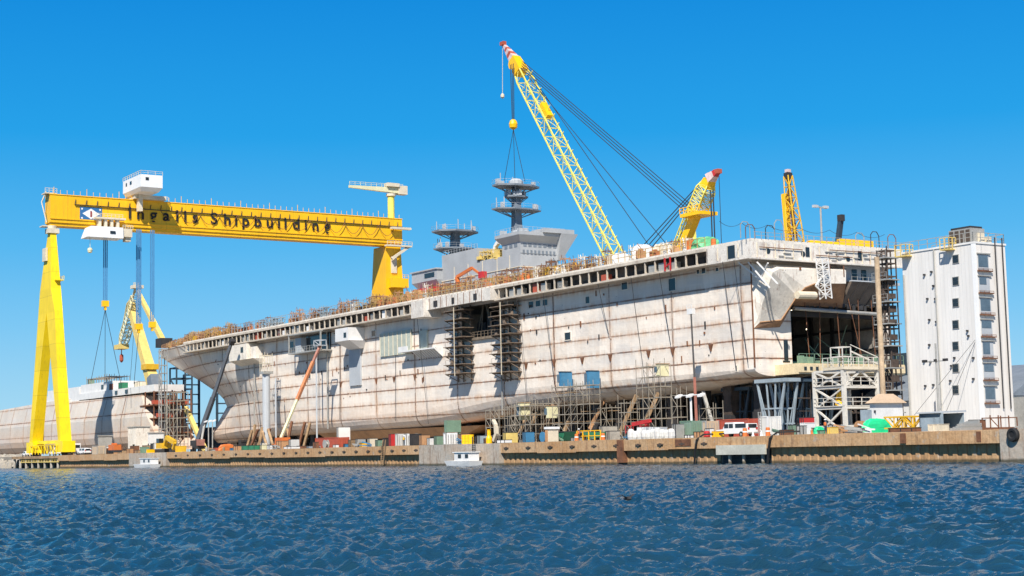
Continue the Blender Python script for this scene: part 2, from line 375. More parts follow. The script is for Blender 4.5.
# stem closing strip
a=len(ST)-1
hb_.add([*rings[a],*[(2*HC-p[0],p[1],p[2]) for p in rings[a]]],[(j,j+nr,j+1+nr,j+1) for j in range(nr-1)])
hull=hb_.build('hull','hull',ship)
# transom with the open stern gate
r0=rings[0]; outl=[p for p in r0[1:]]  # z 31 down to keel
T=MB(); o=[(p[0],p[2]) for p in outl]
hv0,hv1,hz0,hz1=8.,29.6,14.3,24.6
def tp(v,z,s=0.): return (v,s,z)
left=[tp(v,z) for v,z in o if v<=hv0]; 
T.add([tp(0,31),tp(0,14),tp(hv0,14),tp(hv0,31)],[(0,1,2,3)])
T.add([tp(hv0,hz1),tp(hv1,hz1),tp(hv1,31),tp(hv0,31)],[(0,1,2,3)])
T.add([tp(hv1,14),tp(2*HC,14),tp(2*HC,31),tp(hv1,31)],[(0,1,2,3)])
T.add([tp(hv0,14),tp(hv1,14),tp(hv1,hz0),tp(hv0,hz0)],[(0,1,2,3)])
bl=[(p[0],p[2]) for p in r0[len(ZR):-1]]
T.add([tp(v,z) for v,z in bl]+[tp(2*HC-v,z) for v,z in bl[::-1]],[tuple(range(2*len(bl)))])
T.build('transom','hull',ship)
MB().box((-.08,-.1,14.2),(.1,.1,30.6)).build('corner_seam','rust',ship)
D=MB()  # well deck interior
D.add([(hv0,0,hz0),(hv1,0,hz0),(hv1,45,hz0),(hv0,45,hz0),(hv0,0,hz1),(hv1,0,hz1),(hv1,45,hz1),(hv0,45,hz1)],[(0,1,2,3),(4,7,6,5),(0,3,7,4),(1,5,6,2),(3,2,6,7)])
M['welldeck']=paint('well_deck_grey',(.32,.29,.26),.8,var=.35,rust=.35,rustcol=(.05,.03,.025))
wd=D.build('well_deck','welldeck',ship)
B=MB()
for k in range(7): B.box((hv1-.5,2+k*5,hz0),(hv1-.02,2.5+k*5,hz1)); B.box((hv0,3+k*5,hz1-.8),(hv1,3.5+k*5,hz1-.02))
for z in (17.5,21): B.box((hv1-.7,1,z),(hv1-.03,44,z+.35))
B.box((hv0,1.5,22.6),(hv1,2.6,23.3)); B.build('frame','dark',wd)
LM=MB()
for v,s,z in ((12,8,24.1),(17,14,24.1),(21.,9,24.1),(24,12,24.1),(19,20,19.6),(14,6,24.1),(27,16,22)): LM.lathe((v,s,z),[(.03,.12),(.1,.06),(.1,-.06),(.03,-.12)],6)
M['lamp']=bpy.data.materials.new('lit_work_lamp'); M['lamp'].use_nodes=True
_b=M['lamp'].node_tree.nodes['Principled BSDF']; _b.inputs['Emission Color'].default_value=(1,.85,.6,1); _b.inputs['Emission Strength'].default_value=4.
LM.build('work_lamp','lamp',wd)
# debris and staging in the well deck
Q=MB()
for k in range(26):
    v=random.uniform(9,29); s=random.uniform(.5,10); Q.cbox((v,s,hz0+.5),(random.uniform(.3,1.5),random.uniform(.3,1.5),random.uniform(.5,2.)))
for k in range(12):
    v=random.uniform(9,28); Q.bar((v,random.uniform(1,8),hz0),(v+random.uniform(-4,4),random.uniform(1,8),hz0+random.uniform(2,9)),.12)
Q.build('work_debris','sage',wd)
each([MB().bar((v,-.6,z1),(v+d_,-.9,z0),.09) for v,d_,z1,z0 in ((10.5,.4,27,15),(14,-.8,28,14.8),(17.5,.3,28,15),(20.2,2.5,26,15.5),(22.6,-.5,28,14.8),(25.5,.2,27.5,16))],'hanging_wire','rust',ship)
each([MB().box((hv0+.3+k*1.35,-.12,hz1-random.uniform(.2,1.5)),(hv0+.3+k*1.35+random.uniform(.3,1.1),.05,hz1+.1)) for k in range(15)],'ragged_flange','dark',ship)
# elevator hangar opening
E_=MB(); E_.add([(0,71.7,24.6),(0,86,24.6),(14,86,24.6),(14,71.7,24.6),(0,71.7,31),(0,86,31),(14,86,31),(14,71.7,31)],[(0,1,2,3),(4,7,6,5),(0,3,7,4),(1,5,6,2),(3,2,6,7)])
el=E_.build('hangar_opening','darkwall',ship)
Q=MB()
for k in range(9):
    s=72.6+k*1.55; Q.bar((random.uniform(.5,3),s,24.6),(random.uniform(.5,3),s+random.uniform(-2,2),31),.16)
Q.box((-.5,71.2,24.1),(.6,86.4,24.6)); Q.box((.5,83.3,24.6),(3,85.8,29.5)); Q.rail((-.3,72,24.6),(-.3,86,24.6),1.1,1.3,.07); Q.build('staging','brackets0',el)
Q=MB()
for k in range(5): Q.box((2,73+k*2.4,24.7),(5,74.8+k*2.4,27.2+random.uniform(-1,2)))
Q.build('equipment','dark',el)
# flight deck
DZ=33.9
P=[(-2.5,-3),(-2.5,229),(.2,233),(4,263.5),(26,263.5),(29.8,233),(31,229),(31,-3)]
fd=MB().prism([(x,y,DZ-.45) for x,y in P],(0,0,.45)).build('flight_deck','hull_plain',ship)
bowb=MB().prism([(x,y,31.4) for x,y in [(.2,231),(4.1,263.2),(25.9,263.2),(29.8,231)]],(0,0,2.1)).build('bow_block','hull_plain',ship)
# stern and quarter band under the deck edge
Bd=MB(); Bd.box((-2.5,-3,30.9),(-2.1,7.6,33.45)); Bd.box((-2.1,-3,30.9),(30.9,-2.6,33.45)); Bd.box((-2.1,-2.6,30.9),(30.9,7.6,31.1)); Bd.box((-2.5,7.25,31.1),(0,7.6,33.45))
Bd.box((-3.,-3.4,30.7),(30.9,-3.003,30.95)); band=Bd.build('deck_edge_band','sternwhite',ship)
each([MB().box((v,-3.1,30.96),(v+.09,-3.002,33.3)) for v in np.arange(-1.4,30,1.9)]+[MB().box((-2.6,s,31.2),(-2.502,s+.09,33.3)) for s in (0,2.4,4.8)],'stiffener','cream',band)
each([MB().tube((a,-3.2,z),(b,-3.2,z+.02),.07) for a,b,z in ((-1,8,32.6),(11,19,31.9),(14,27,32.9))],'pipe_run','rust',band)
Q=[]
for px,py,h in ((768,251,1.8),(803,254,1.6),(848,259,1.6)):
    p=at(px,py,s=-3.0); Q.append(MB().lathe((p[0],-3.06,p[2]),[(.02,0),(.45,0),(.45,.08)],10,1))
p=at(731,252,v=-2.5); Q.append(MB().box((-2.56,p[1]-.9,p[2]-1.),(-2.45,p[1]+.9,p[2]+1.)))
Q+=[MB().box((8.9,-3.08,31.6),(9.7,-3.0,33.1)),MB().box((20.5,-3.08,31.6),(21.3,-3.,33.1))]
each(Q,'porthole','glass',band)
Q=MB()
for k in range(24): 
    v=-1.8+k*1.4; Q.bar((v,-3.05,33.9),(v,-3.05,35.),.07)
for z in (34.4,34.95): Q.bar((-2,-3.05,z),(30.6,-3.05,z),.06)
for k in range(14):
    v=random.uniform(-1,28.5); z=random.uniform(31.2,32.6); Q.box((v,-3.2,z),(v+random.uniform(.4,2.),-3.0,z+.12))
Q.build('stern_railing','steel',ship)
# fantail
inner=[at(760,322,s=-.5),at(781,320,s=-1.2),at(787,311,s=-2.),at(797,296,s=-3.3),at(805,287.5,s=-4.),at(815,283.5,s=-4.),at(846,283.5,s=-4.)]
top=[at(758,318,s=-.5),at(762,305,s=-1.5),at(768,287,s=-3.),at(773,272,s=-4.),at(780,268.5,s=-4.),at(803,269,s=-4.),at(846,270.5,s=-4.)]
back_i=[(0.,0,20.2),(5.6,0,20.6),(6.8,0,22.),(8,0,24.1),(10,0,24.1),(13,0,24.1),(19.5,0,24.1)]
back_t=[(0.,0,20.6),(0,0,25),(0,0,30.6),(2,0,30.7),(4.,0,30.7),(10,0,30.7),(19.5,0,30.7)]
n_=len(inner); FV=inner+top+back_i+back_t; FF=[]
for i in range(n_-1):
    FF+=[(i,i+1,n_+i+1,n_+i),(n_+i,n_+i+1,3*n_+i+1,3*n_+i)]
FF+=[(n_-1,3*n_-1,4*n_-1,2*n_-1),(0,n_,3*n_,2*n_)]
ft=MB().add(FV,FF).build('fantail','hull_plain',ship)
MB().box((12.8,-4.06,28.6),(13.1,-3.99,30.4)).box((16.,-4.06,28.6),(16.2,-3.99,30.4)).box((6.4,-4.07,29.2),(6.8,-4.,29.7)).build('seam','rust',ft)
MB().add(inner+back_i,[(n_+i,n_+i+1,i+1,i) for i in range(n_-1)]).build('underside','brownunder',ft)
FL=MB()
for i in range(n_-2): FL.bar(inner[i],inner[i+1],.14)
FL.build('rusted_rim','orangerust',ft)
MB().add([(19.52,-.02,24.7),(28.5,-.02,24.7),(28.5,-2.4,28.2),(19.52,-2.4,28.2),(19.52,-.02,28.2),(28.5,-.02,28.2)],[(0,1,2,3),(0,3,4),(1,5,2)]).build('overhang_underside','brownshade',ship)
each([MB().bar((v,-.1,24.8),(v+.8,-2.4,28.1),.12) for v in (20.5,22.8,25,27.2)],'overhang_stiffener','dark',ship)
Q=MB().box((19.52,-2.4,28.2),(28.5,-.02,28.4))
Q.box((19.55,-.6,28.41),(28.5,-.03,30.88)); Q.box((28.5,-2.4,27.9),(30.6,3,28.3)); bal=Q.build('stern_balcony','greylight',ship)
each([MB().box((v,-.68,28.5),(v+1.1,-.55,30.4)) for v in (21.4,23.6)],'door','glass',bal)
Q=MB(); Q.rail((19.6,-2.3,28.4),(28.5,-2.3,28.4),1.1,1.2,.06); Q.build('railing','steel',bal)
MB().tube((8.2,-.6,23.6),(27.6,-.6,23.2),.3).build('sill_pipe','steel',ship)
Q=MB().tube(at(797,295,s=-4.3),at(815,295.5,s=-4.3),.6,n=12); Q.build('fairlead_roller','cream',ship)
L=MB(); p0=at(822,262,s=-5); p1=at(826,299,s=-5)
L.lattice((p0[0],-5,p0[2]+.5),(p1[0],-5,p1[2]),1.3,9,.16,.1); L.bar((p0[0]-1.6,-5,p1[2]+2),(p1[0],-5,p1[2]+.3),.2); L.bar((p0[0]-1.6,-5,p1[2]+2),(p0[0],-5,p1[2]+3.6),.2)
L.build('hanging_ladder','white',ship)
# diagonal supports beneath the quarter
Q=MB()
for (a,b) in (((748,262),(770,288)),((757,262),(778,284)),((768,263),(760,280)),((738,262),(765,283))):
    p=at(*a,v=-1.6); q=at(*b,v=-.3); Q.bar((p[0],p[1],min(p[2],30.85)),q,.2)
Q.build('strut','white',ship)
# gate platform at the sill of the stern opening
Q=MB(); Q.box((4.2,-5.2,13.0),(27.6,-.05,13.25)); Q.box((4.2,-5.4,13.25),(27.6,-5.2,14.5)); Q.box((4.2,-5.2,13.25),(4.4,-.05,14.5)); Q.box((4.2,-5.3,14.5),(27.6,-.05,14.62))
gp=Q.build('stern_platform','palecream2',ship)
Q=MB()
for k in range(16): 
    if k%5!=3: Q.box((5.2+k*1.25,-5.45,13.55),(5.75+k*1.25,-5.39,14.1))
Q.build('hole','glass',gp)
Q=MB(); Q.rail((4.4,-5.2,14.6),(27.5,-5.2,14.6),1.5,1.7,.07)
for k in range(10): Q.cbox((random.uniform(5,29),random.uniform(-4.5,-1),15.1),(.8,.8,random.uniform(.6,2)))
Q.build('railing','sage',gp)
Q=MB().box((6.25,-.08,15.4),(7.1,.03,18.6)); Q.box((5.9,-.1,15.1),(7.4,-.05,15.35)); Q.build('side_door','glass',ship)
# gallery walkway with ribs
G=MB()
segs=[(7.6,70.2),(97.5,229)]
for a,b in segs: G.box((-2.5,a,30.9),(0.0,b,31.12)); G.box((-2.62,a,33.1),(-2.5,b,33.6)); G.box((-2.62,a,30.86),(-2.5,b,31.18))
for a,b in segs:
    s=a; 
gal=G.build('gallery','gallerytan',ship)
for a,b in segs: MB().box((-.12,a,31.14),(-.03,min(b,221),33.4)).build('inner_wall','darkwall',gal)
rib_me=None; n=0; bays=[]
for a,b in segs:
    s=a+2.4
    while s<b-.5:
        if rib_me is None:
            r=MB().add([(-2.5,s,31.12),(-2.5,s,33.45),(-2.22,s,33.45),(-2.22,s,31.5),(-1.9,s,31.12),(-2.5,s+.17,31.12),(-2.5,s+.17,33.45),(-2.22,s+.17,33.45),(-2.22,s+.17,31.5),(-1.9,s+.17,31.12)],[(0,1,2,3,4),(9,8,7,6,5)]+[(i,i+5,(i+1)%5+5,(i+1)%5) for i in range(5)])
            rb=r.build('rib','gallerytan',gal); rib_me=rb; s00=s
        elif s< 230:
            c=rib_me.copy(); sc.collection.objects.link(c); c.location=(0,s-s00,0)
        bays.append(s); s+=2.65 if n<70 else 2.65; n+=1
each([MB().box((-.35,s+.5,31.2),(-.13,s+2.0,random.uniform(32,33.2))) for s in bays if random.random()<.7],'locker','dark',gal)
for mt,pr in (('white',.10),('redbrown',.05),('steel',.25)):
    each([MB().box((-2.1,s+.45,31.15),(-1.,s+2.2,random.uniform(32.3,33.05))) for s in bays if random.random()<pr],'gallery_cabinet',mt,gal)
p=at(668,262,v=-2.5); Q=MB(); Q.bar((-2.7,p[1]-.8,31),(-2.7,p[1]-.8,33.2),.22); Q.bar((-2.7,p[1]+.6,31),(-2.7,p[1]+.6,33.2),.22); Q.bar((-2.7,p[1]-.8,32.2),(-2.7,p[1]+.6,31.6),.2); Q.build('red_frame','red',gal)
# elevator head beam and its staging towers
Q=MB(); Q.box((-3.2,70.2,31.2),(-2.6,97.5,33.5)); Q.box((-2.6,70.2,33.1),(0,97.5,33.45)); Q.box((-4.2,94.,29.8),(-.02,99,33.2)); Q.box((-3.6,69.6,31.),(-.02,72.4,33.4))
eb=Q.build('elevator_beam','sternwhite',ship)
each([MB().box((-3.26,s,31.3),(-3.2,s+.12,33.4)) for s in np.arange(71,97,2.2)],'stiffener','rust',eb)
each([MB().box((-3.3,s,31.6),(-3.2,s+l,32.8)) for s,l in ((75,1.2),(83.5,.9),(90,1.5))],'hatch','dark',eb)
Q=MB(); Q.rail((-3.2,70.2,33.5),(-3.2,97.5,33.5),1.1,1.5,.08); Q.build('railing','scaf',eb)
def bracket_tower(name,s0,s1,z0,z1,n):
    sup=MB(); pl=MB()
    for k in range(n):
        z=z0+(z1-z0)*k/(n-1); e=random.uniform(-.5,.5)
        pl.box((-2.9,s0+e*.6,z),(-.02,s1+e,z+.13))
        for s in (s0+.5,(s0+s1)/2,s1-.6):
            sup.bar((-2.8,s,z-.02),(-.05,s,z-1.3),.13); sup.bar((-2.8,s,z-.08),(-.05,s,z-.08),.16)
        pl.rail((-2.8,s0+.5,z+.13),(-2.8,s1-.5,z+.13),.9,3.,.04,False)
        for j in range(1): pl.cbox((random.uniform(-2.4,-.8),random.uniform(s0+.8,s1-.8),z+.5),(.5,.8,random.uniform(.4,1.1)))
    for s in (s0+1.,(s0+s1)/2+.4,s1-1.2): sup.bar((-.25,s,z0-1.6),(-.25,s,z1+1.),.2)
    o=pl.build(name,'brackets',ship); sup.build('bracket','brackets',o)
    Q=MB()
    for s in ((s0+s1)/2-.6,): Q.bar((-2.95,s,z0-.5),(-2.95,s,z1+.8),.12)
    Q.build('upright','cream',o)
M['brackets']=paint('bracket_steel',(.20,.15,.11),.8,var=.4,rust=.3)
s_a=sx(463,-1.5); s_b=sx(446,-1.5)
sA0=at(470,350,v=-1.5)[1]; sA1=at(443,350,v=-1.5)[1]; sB0=at(517,350,v=-1.5)[1]; sB1=at(489,350,v=-1.5)[1]
bracket_tower('bracket_tower',sA0+.6,sA1-2.6,17.6,30.2,8); bracket_tower('bracket_tower',sB0+.4,sB1-2.4,17.0,29.6,8)
# side details
def side_box(name,px0,py0,px1,py1,dv,mat,par=ship,vin=-.02,extra=None):
    p=at(px0,py0,v=-dv); q=at(px1,py1,v=-dv); return MB().box((vin,p[1],p[2]),(-dv,q[1],q[2])).build(name,mat,par)
wn=side_box('green_panel',380,334.,411,353,.35,'palegreen'); 
p=at(380,334,v=-.36);q=at(411,353,v=-.36); Q=MB()
for k in range(8):
    s=p[1]+(q[1]-p[1])*k/7; Q.bar((-.38,s,p[2]),(-.38,s,q[2]),.14)
Q.build('mullion','cream',wn)
side_box('green_panel',419,331,427,349,.35,'palegreen'); side_box('hanging_panel',349,349.,360.5,385,.4,'greylight')
sp=at(338,334,v=-4); sq=at(358,343,v=-4)
Q=MB(); s0,s1=at(350,340,v=-4)[1],at(336,340,v=-4)[1]
Q.hexa([(-1.,s0+1.,25.6),(-1.,s1-.6,25.6),(-.02,s1-.6,25.6),(-.02,s0+1,25.6)],[(-4.2,s0,27.3),(-4.2,s1,27.3),(-.02,s1,27.3),(-.02,s0,27.3)]); Q.box((-4.2,s0+.6,27.3),(-.02,s1,30.2))

spn=Q.build('sponson','white',ship); MB().box((-4.26,s0+1.4,28.),(-4.2,s0+2.6,29.1)).build('opening','glass',spn)
s0,s1=at(253,355,v=-3)[1],at(229,355,v=-3)[1]
Q=MB(); Q.hexa([(1.5,s0+1,24.6),(1.5,s1-1,24.6),(3,s1-1,24.6),(3,s0+1,24.6)],[(-3,s0,26.6),(-3,s1,26.6),(3,s1,26.6),(3,s0,26.6)]); Q.box((-3,s0+4,26.6),(3,s1,30.6)); Q.box((-2.2,s0,26.6),(3,s0+3,29.6))
spn2=Q.build('sponson','hull_plain',ship); MB().box((-3.06,s0+6,28.4),(-3.,s0+7.6,29.8)).build('opening','glass',spn2)
# forward platform recess with grey doors
s0,s1=at(330,340,v=-.6)[1],at(298,340,v=-.6)[1]
Q=MB(); Q.box((-3.2,s0,26.1),(2.,s1,26.4)); Q.box((-3.2,s0-.2,30.6),(2,s1+.2,30.85)); Q.bar((-3,s0,26.4),(-3,s0,30.6),.3); Q.bar((-3,s1,26.4),(-3,s1,30.6),.3); Q.rail((-3.1,s0,26.4),(-3.1,s1,26.4),1.2,1.4,.07)
rc=Q.build('side_platform','steel',ship)
MB().box((-.3,s0+.6,26.5),(1.5,s1-4,30.4)).build('recess_shade_block','glass',rc); MB().box((-1.6,s1-3.6,26.4),(1.5,s1-.6,30)).build('cabinet','greylight',rc)  # solid dark block; the recess's shade is put into its colour
# small overhanging ledge with fins
s0,s1=at(437,358,v=-1.5)[1],at(401,358,v=-1.5)[1]; Q=MB(); Q.box((-2.2,s0,23.3),(-.02,s1,23.55)); 
for k in range(10): Q.add([(-2.2,s0+k*1.,23.3),(-.02,s0+k*1.,23.3),(-.02,s0+k*1.,21.6),(-2.2,s0+k*1.+.3,23.3),(-.02,s0+k*1.+.3,23.3),(-.02,s0+k*1.+.3,21.6)],[(0,1,2),(5,4,3),(0,3,4,1),(1,4,5,2),(2,5,3,0)])
Q.box((-2.2,s1-4,23.55),(-2.1,s1,24.5)); Q.build('finned_ledge','white',ship)
# openings in the side plating
for (a,b,c,d) in ((529,302,534,307.5),(536,301,541,306),(543,300,548,305),(512,305,517,311),(586,297,590,303),(622,283,628,289),(669,279,676,290),(702,268,706,273),(697,270,700,273.5),(716,268,719,271),(305.5,370,311,378),(240,335,243,343),(372,331,376,336),(565,333,571,339.5),(320,337,325,343),(736,366,737.5,371),(391,343,393,349),(290,342,294,349),(455,331,459,336),(783,270,784,271)):
    p=at(a,b,v=0); q=at(c,d,v=0)
    v=HC-hb((p[1]+q[1])/2,(p[2]+q[2])/2); p=at(a,b,v=v); q=at(c,d,v=v)
    o=MB().box((v+.3,p[1],p[2]),(v-.06,q[1],q[2])).build('opening','glass',ship)
    fr=MB(); s0,s1,z0,z1=min(p[1],q[1]),max(p[1],q[1]),min(p[2],q[2]),max(p[2],q[2])
    fr.box((v-.14,s0-.12,z0-.12),(v+.1,s0,z1+.12)).box((v-.14,s1,z0-.12),(v+.1,s1+.12,z1+.12)).box((v-.14,s0,z1),(v+.1,s1,z1+.12)).box((v-.14,s0,z0-.12),(v+.1,s1,z0)); fr.build('frame','hull_plain',o)
# small welded lugs, doublers and clips over the plating
lg=[];dk=[]
for k in range(120):
    s=random.uniform(4,215); z=random.choice([random.uniform(14.5,30),18.6+2.95*random.randint(0,3)+random.uniform(-.8,.1)])
    if 66<s<98 and z>16: continue
    v=HC-hb(s,z)
    (lg if k%3 else dk).append(MB().box((v+.3,s,z),(v-random.uniform(.06,.2),s+random.uniform(.12,.35),z+random.choice([random.uniform(.15,.4),random.uniform(.3,1.3)]))))
each(lg,'welded_lug','rust',ship); each(dk,'bolted_clip','dark',ship)
# triangular lifting pads under the long seam
tr=[]
for s in (10,19.6,26,36.7,45,53.8,63,105,114,122,131,139):
    z=18.5; v=HC-hb(s,z); tr.append(MB().add([(v-.25,s-.5,z),(v-.25,s+.5,z),(v-.25,s,z-1.2),(v+.1,s-.5,z),(v+.1,s+.5,z),(v+.1,s,z-1.2)],[(0,1,2),(5,4,3),(0,3,4,1),(1,4,5,2),(2,5,3,0)]))
each(tr,'lifting_pad','rust',ship)
# hoses and cables down the side
Q=[]
for s,z0,z1 in ((1.,31,15),(3.6,31,14),(19.4,31,19),(36.4,30.8,22),(53.2,30.8,14),(62,31,5),(99.5,31,8),(113,24,9),(139,30,10),(150,30,8),(27,31,13)):
    v=HC-hb(s,20)-.2; Q.append(MB().cable((v-2.4 if z0>30.5 else v,s,z0),(v-.3,s+random.uniform(-.6,.3),z1),0,.07,3))
each(Q,'hose','dark',ship)
each([MB().bar((HC-hb(s,24)-.5,s,z0),(HC-hb(s,24)-.5,s,z1),w) for s,z0,z1,w in ((70.9,9,33,.22),(145,8,31,.25),(186,9,27,.3))],'downpipe','steel',ship)
# ------------------------------------------------------------------ island superstructure
I=MB(); 
I.box((20,94,33.9),(30,127,44.2)); I.box((20.,111,44.2),(29,126.5,47.3)); I.box((20,93.9,44.2),(30.2,101.,46.6))
I.hexa([(20,93.9,46.6),(30.2,93.9,46.6),(30.2,101,46.6),(20,101,46.6)],[(18.9,92.6,48.0),(31.2,92.6,48.0),(31.2,102.2,48.0),(18.9,102.2,48.0)]); I.box((18.9,92.6,48.),(31.2,102.2,48.7))
I.box((25,92.,48.7),(33.,97,49.6)); I.hexa([(29.5,93.5,43.0),(30.6,93.5,43.),(30.6,96,43),(29.5,96,43)],[(29.5,92,48.7),(34,92,48.7),(34,97,48.7),(29.5,97,48.7)])
isl=I.build('island','islandgrey',ship)
each([MB().box((20.8+k*1.3,93.84,45.6),(21.6+k*1.3,93.9,46.3)) for k in range(7)]+[MB().box((20.6+k*1.,93.84,44.1),(21.1+k*1.,93.9,44.9)) for k in range(9)]+[MB().box((19.94,95+k*1.9,45.6),(20.02,96.2+k*1.9,46.3)) for k in range(3)]+[MB().box((19.94,96,38.8),(20.0,98,41.4)),MB().box((27.3,93.84,40.6),(29.2,93.9,43))],'window','greydark',isl)
Q=MB()
for z in (38.4,41.2): Q.box((19.85,94,z),(19.99,127,z+.14)); Q.box((20,93.8,z),(30,93.9,z+.14))
for s in (98,103,109,115,121): Q.box((19.9,s,33.9),(19.99,s+.14,44.1))
Q.build('staging_strip','cream',isl)
Q=MB(); Q.box((18.5,126.5,41.8),(28,138,44.2)); Q.hexa([(19.5,127,40.2),(27,127,40.2),(27,136.5,40.2),(19.5,136.5,40.2)],[(18.5,126.5,41.8),(28,126.5,41.8),(28,138,41.8),(18.5,138,41.8)]); Q.box((18.2,126.2,44.2),(28.3,138.4,44.5)); Q.box((20,127,33.9),(28,134,40.2))
fb=Q.build('forward_bridge','islandgrey',isl)
MB().box((18.44,127.5,42.5),(18.5,132,43.6)).build('window','glass',fb)
MB().box((17.5,126.6,39.),(19.4,136,40.1)).build('red_hoarding','red',isl)
Q=MB(); Q.path([(23,108.5,44.2),(23,108.5,46.6),(23,108,47.6),(23,107,48.2),(23,105.8,48.2),(23,105.2,47.6)],.8); Q.build('curved_vent','white',isl)
Q=MB(); Q.scaffold((20.3,102.5,44.2),(26,110.5,46.2),2.8,1.6,1.1,.12,.6); 
for k in range(16): Q.cbox((random.uniform(20,25),random.uniform(102.5,110.5),44.9),(1.2,1.2,random.uniform(.6,2.2)))
Q.build('roof_gear','paleyellow',isl)
MB().rail((20,111.1,47.3),(20,126,47.3),1.,1.2,.05).build('roof_railing','greylight',isl)
Q=MB(); Q.rail((18.9,92.7,48.7),(31,92.7,48.7),1.1,1.2,.05); Q.rail((18.9,92.7,48.7),(18.9,102,48.7),1.1,1.2,.05)
for k in range(12): Q.cbox((random.uniform(19.5,30),random.uniform(93,101),49.1),(.8,.8,random.uniform(.5,1.4)))
Q.build('roof_railing','greylight',isl)
def mast(v,s,z0,z1,plats,r=.95):
    Q=MB(); Q.hexa([(v-r,s-r,z0),(v+r,s-r,z0),(v+r,s+r,z0),(v-r,s+r,z0)],[(v-r*.7,s-r*.7,z1),(v+r*.7,s-r*.7,z1),(v+r*.7,s+r*.7,z1),(v-r*.7,s+r*.7,z1)])
    m=Q.build('mast','greydark',isl)
    for z,rv,rs,th in plats:
        Q=MB(); pts=[(v+rv*math.cos(a),s+rs*math.sin(a),z) for a in [math.pi*(k+.5)/4 for k in range(8)]]
        Q.prism(pts,(0,0,th)); 
        for k in range(8):
            a=pts[k]; Q.bar((v+(a[0]-v)*.9,s+(a[1]-s)*.9,z),(v,s,z-1.9),.16)
        o=Q.build('mast_platform','greydark',m) if False else Q.build('mast_platform','greydark',isl)
        Q=MB()
        for k in range(8): Q.rail(Vector(pts[k])+Vector((0,0,th)),Vector(pts[(k+1)%8])+Vector((0,0,th)),1.,2.4,.035)
        for k in range(9):
            a=random.uniform(0,6.28); c=(v+rv*.8*math.cos(a),s+rs*.8*math.sin(a),z+th); h=random.choice([.8,1.2,2.4])
            Q.bar(c,(c[0],c[1],c[2]+h),.14 if h>2 else .7)
        Q.build('antenna','greylight',isl)
mast(24,101.,48.6,60.2,[(54.5,6.2,3.2,.3),(57.4,2.9,2.0,.35),(59.7,5.9,3.2,.4)])
mast(24,127.,44.5,53.8,[(48.9,5.4,4.2,.3),(52.9,5.8,4.4,.4)],1.1)
mm=MB(); mm.lathe((24,101,60.3),[(1.6,0),(1.6,.8),(.9,1.3)],10); mm.lathe((22.2,97,48.7),[(2.,0),(2.,.7),(1.2,.9)],12); mm.build('radome','greylight',isl)
# crane slings to the main mast are built with the crane
# ------------------------------------------------------------------ railing and gear on the deck edge
for nm,a,b,mt in (('deck_railing',8,120,'ochre'),('deck_railing',120,196,'bluesteel'),('deck_railing',196,262,'orangerust')):
    Q=MB(); v0,v1=(-2.3,-2.3) if b<229 else (-2.,3.8)
    Q.rail((v0,a,DZ),(v0,229 if b>229 else b,DZ),2.1 if a==120 else 1.5,1.9,.09)
    if b>229: Q.rail((v0,229,DZ),(3.8,b,DZ),1.5,1.9,.09)
    Q.build(nm,mt,ship)
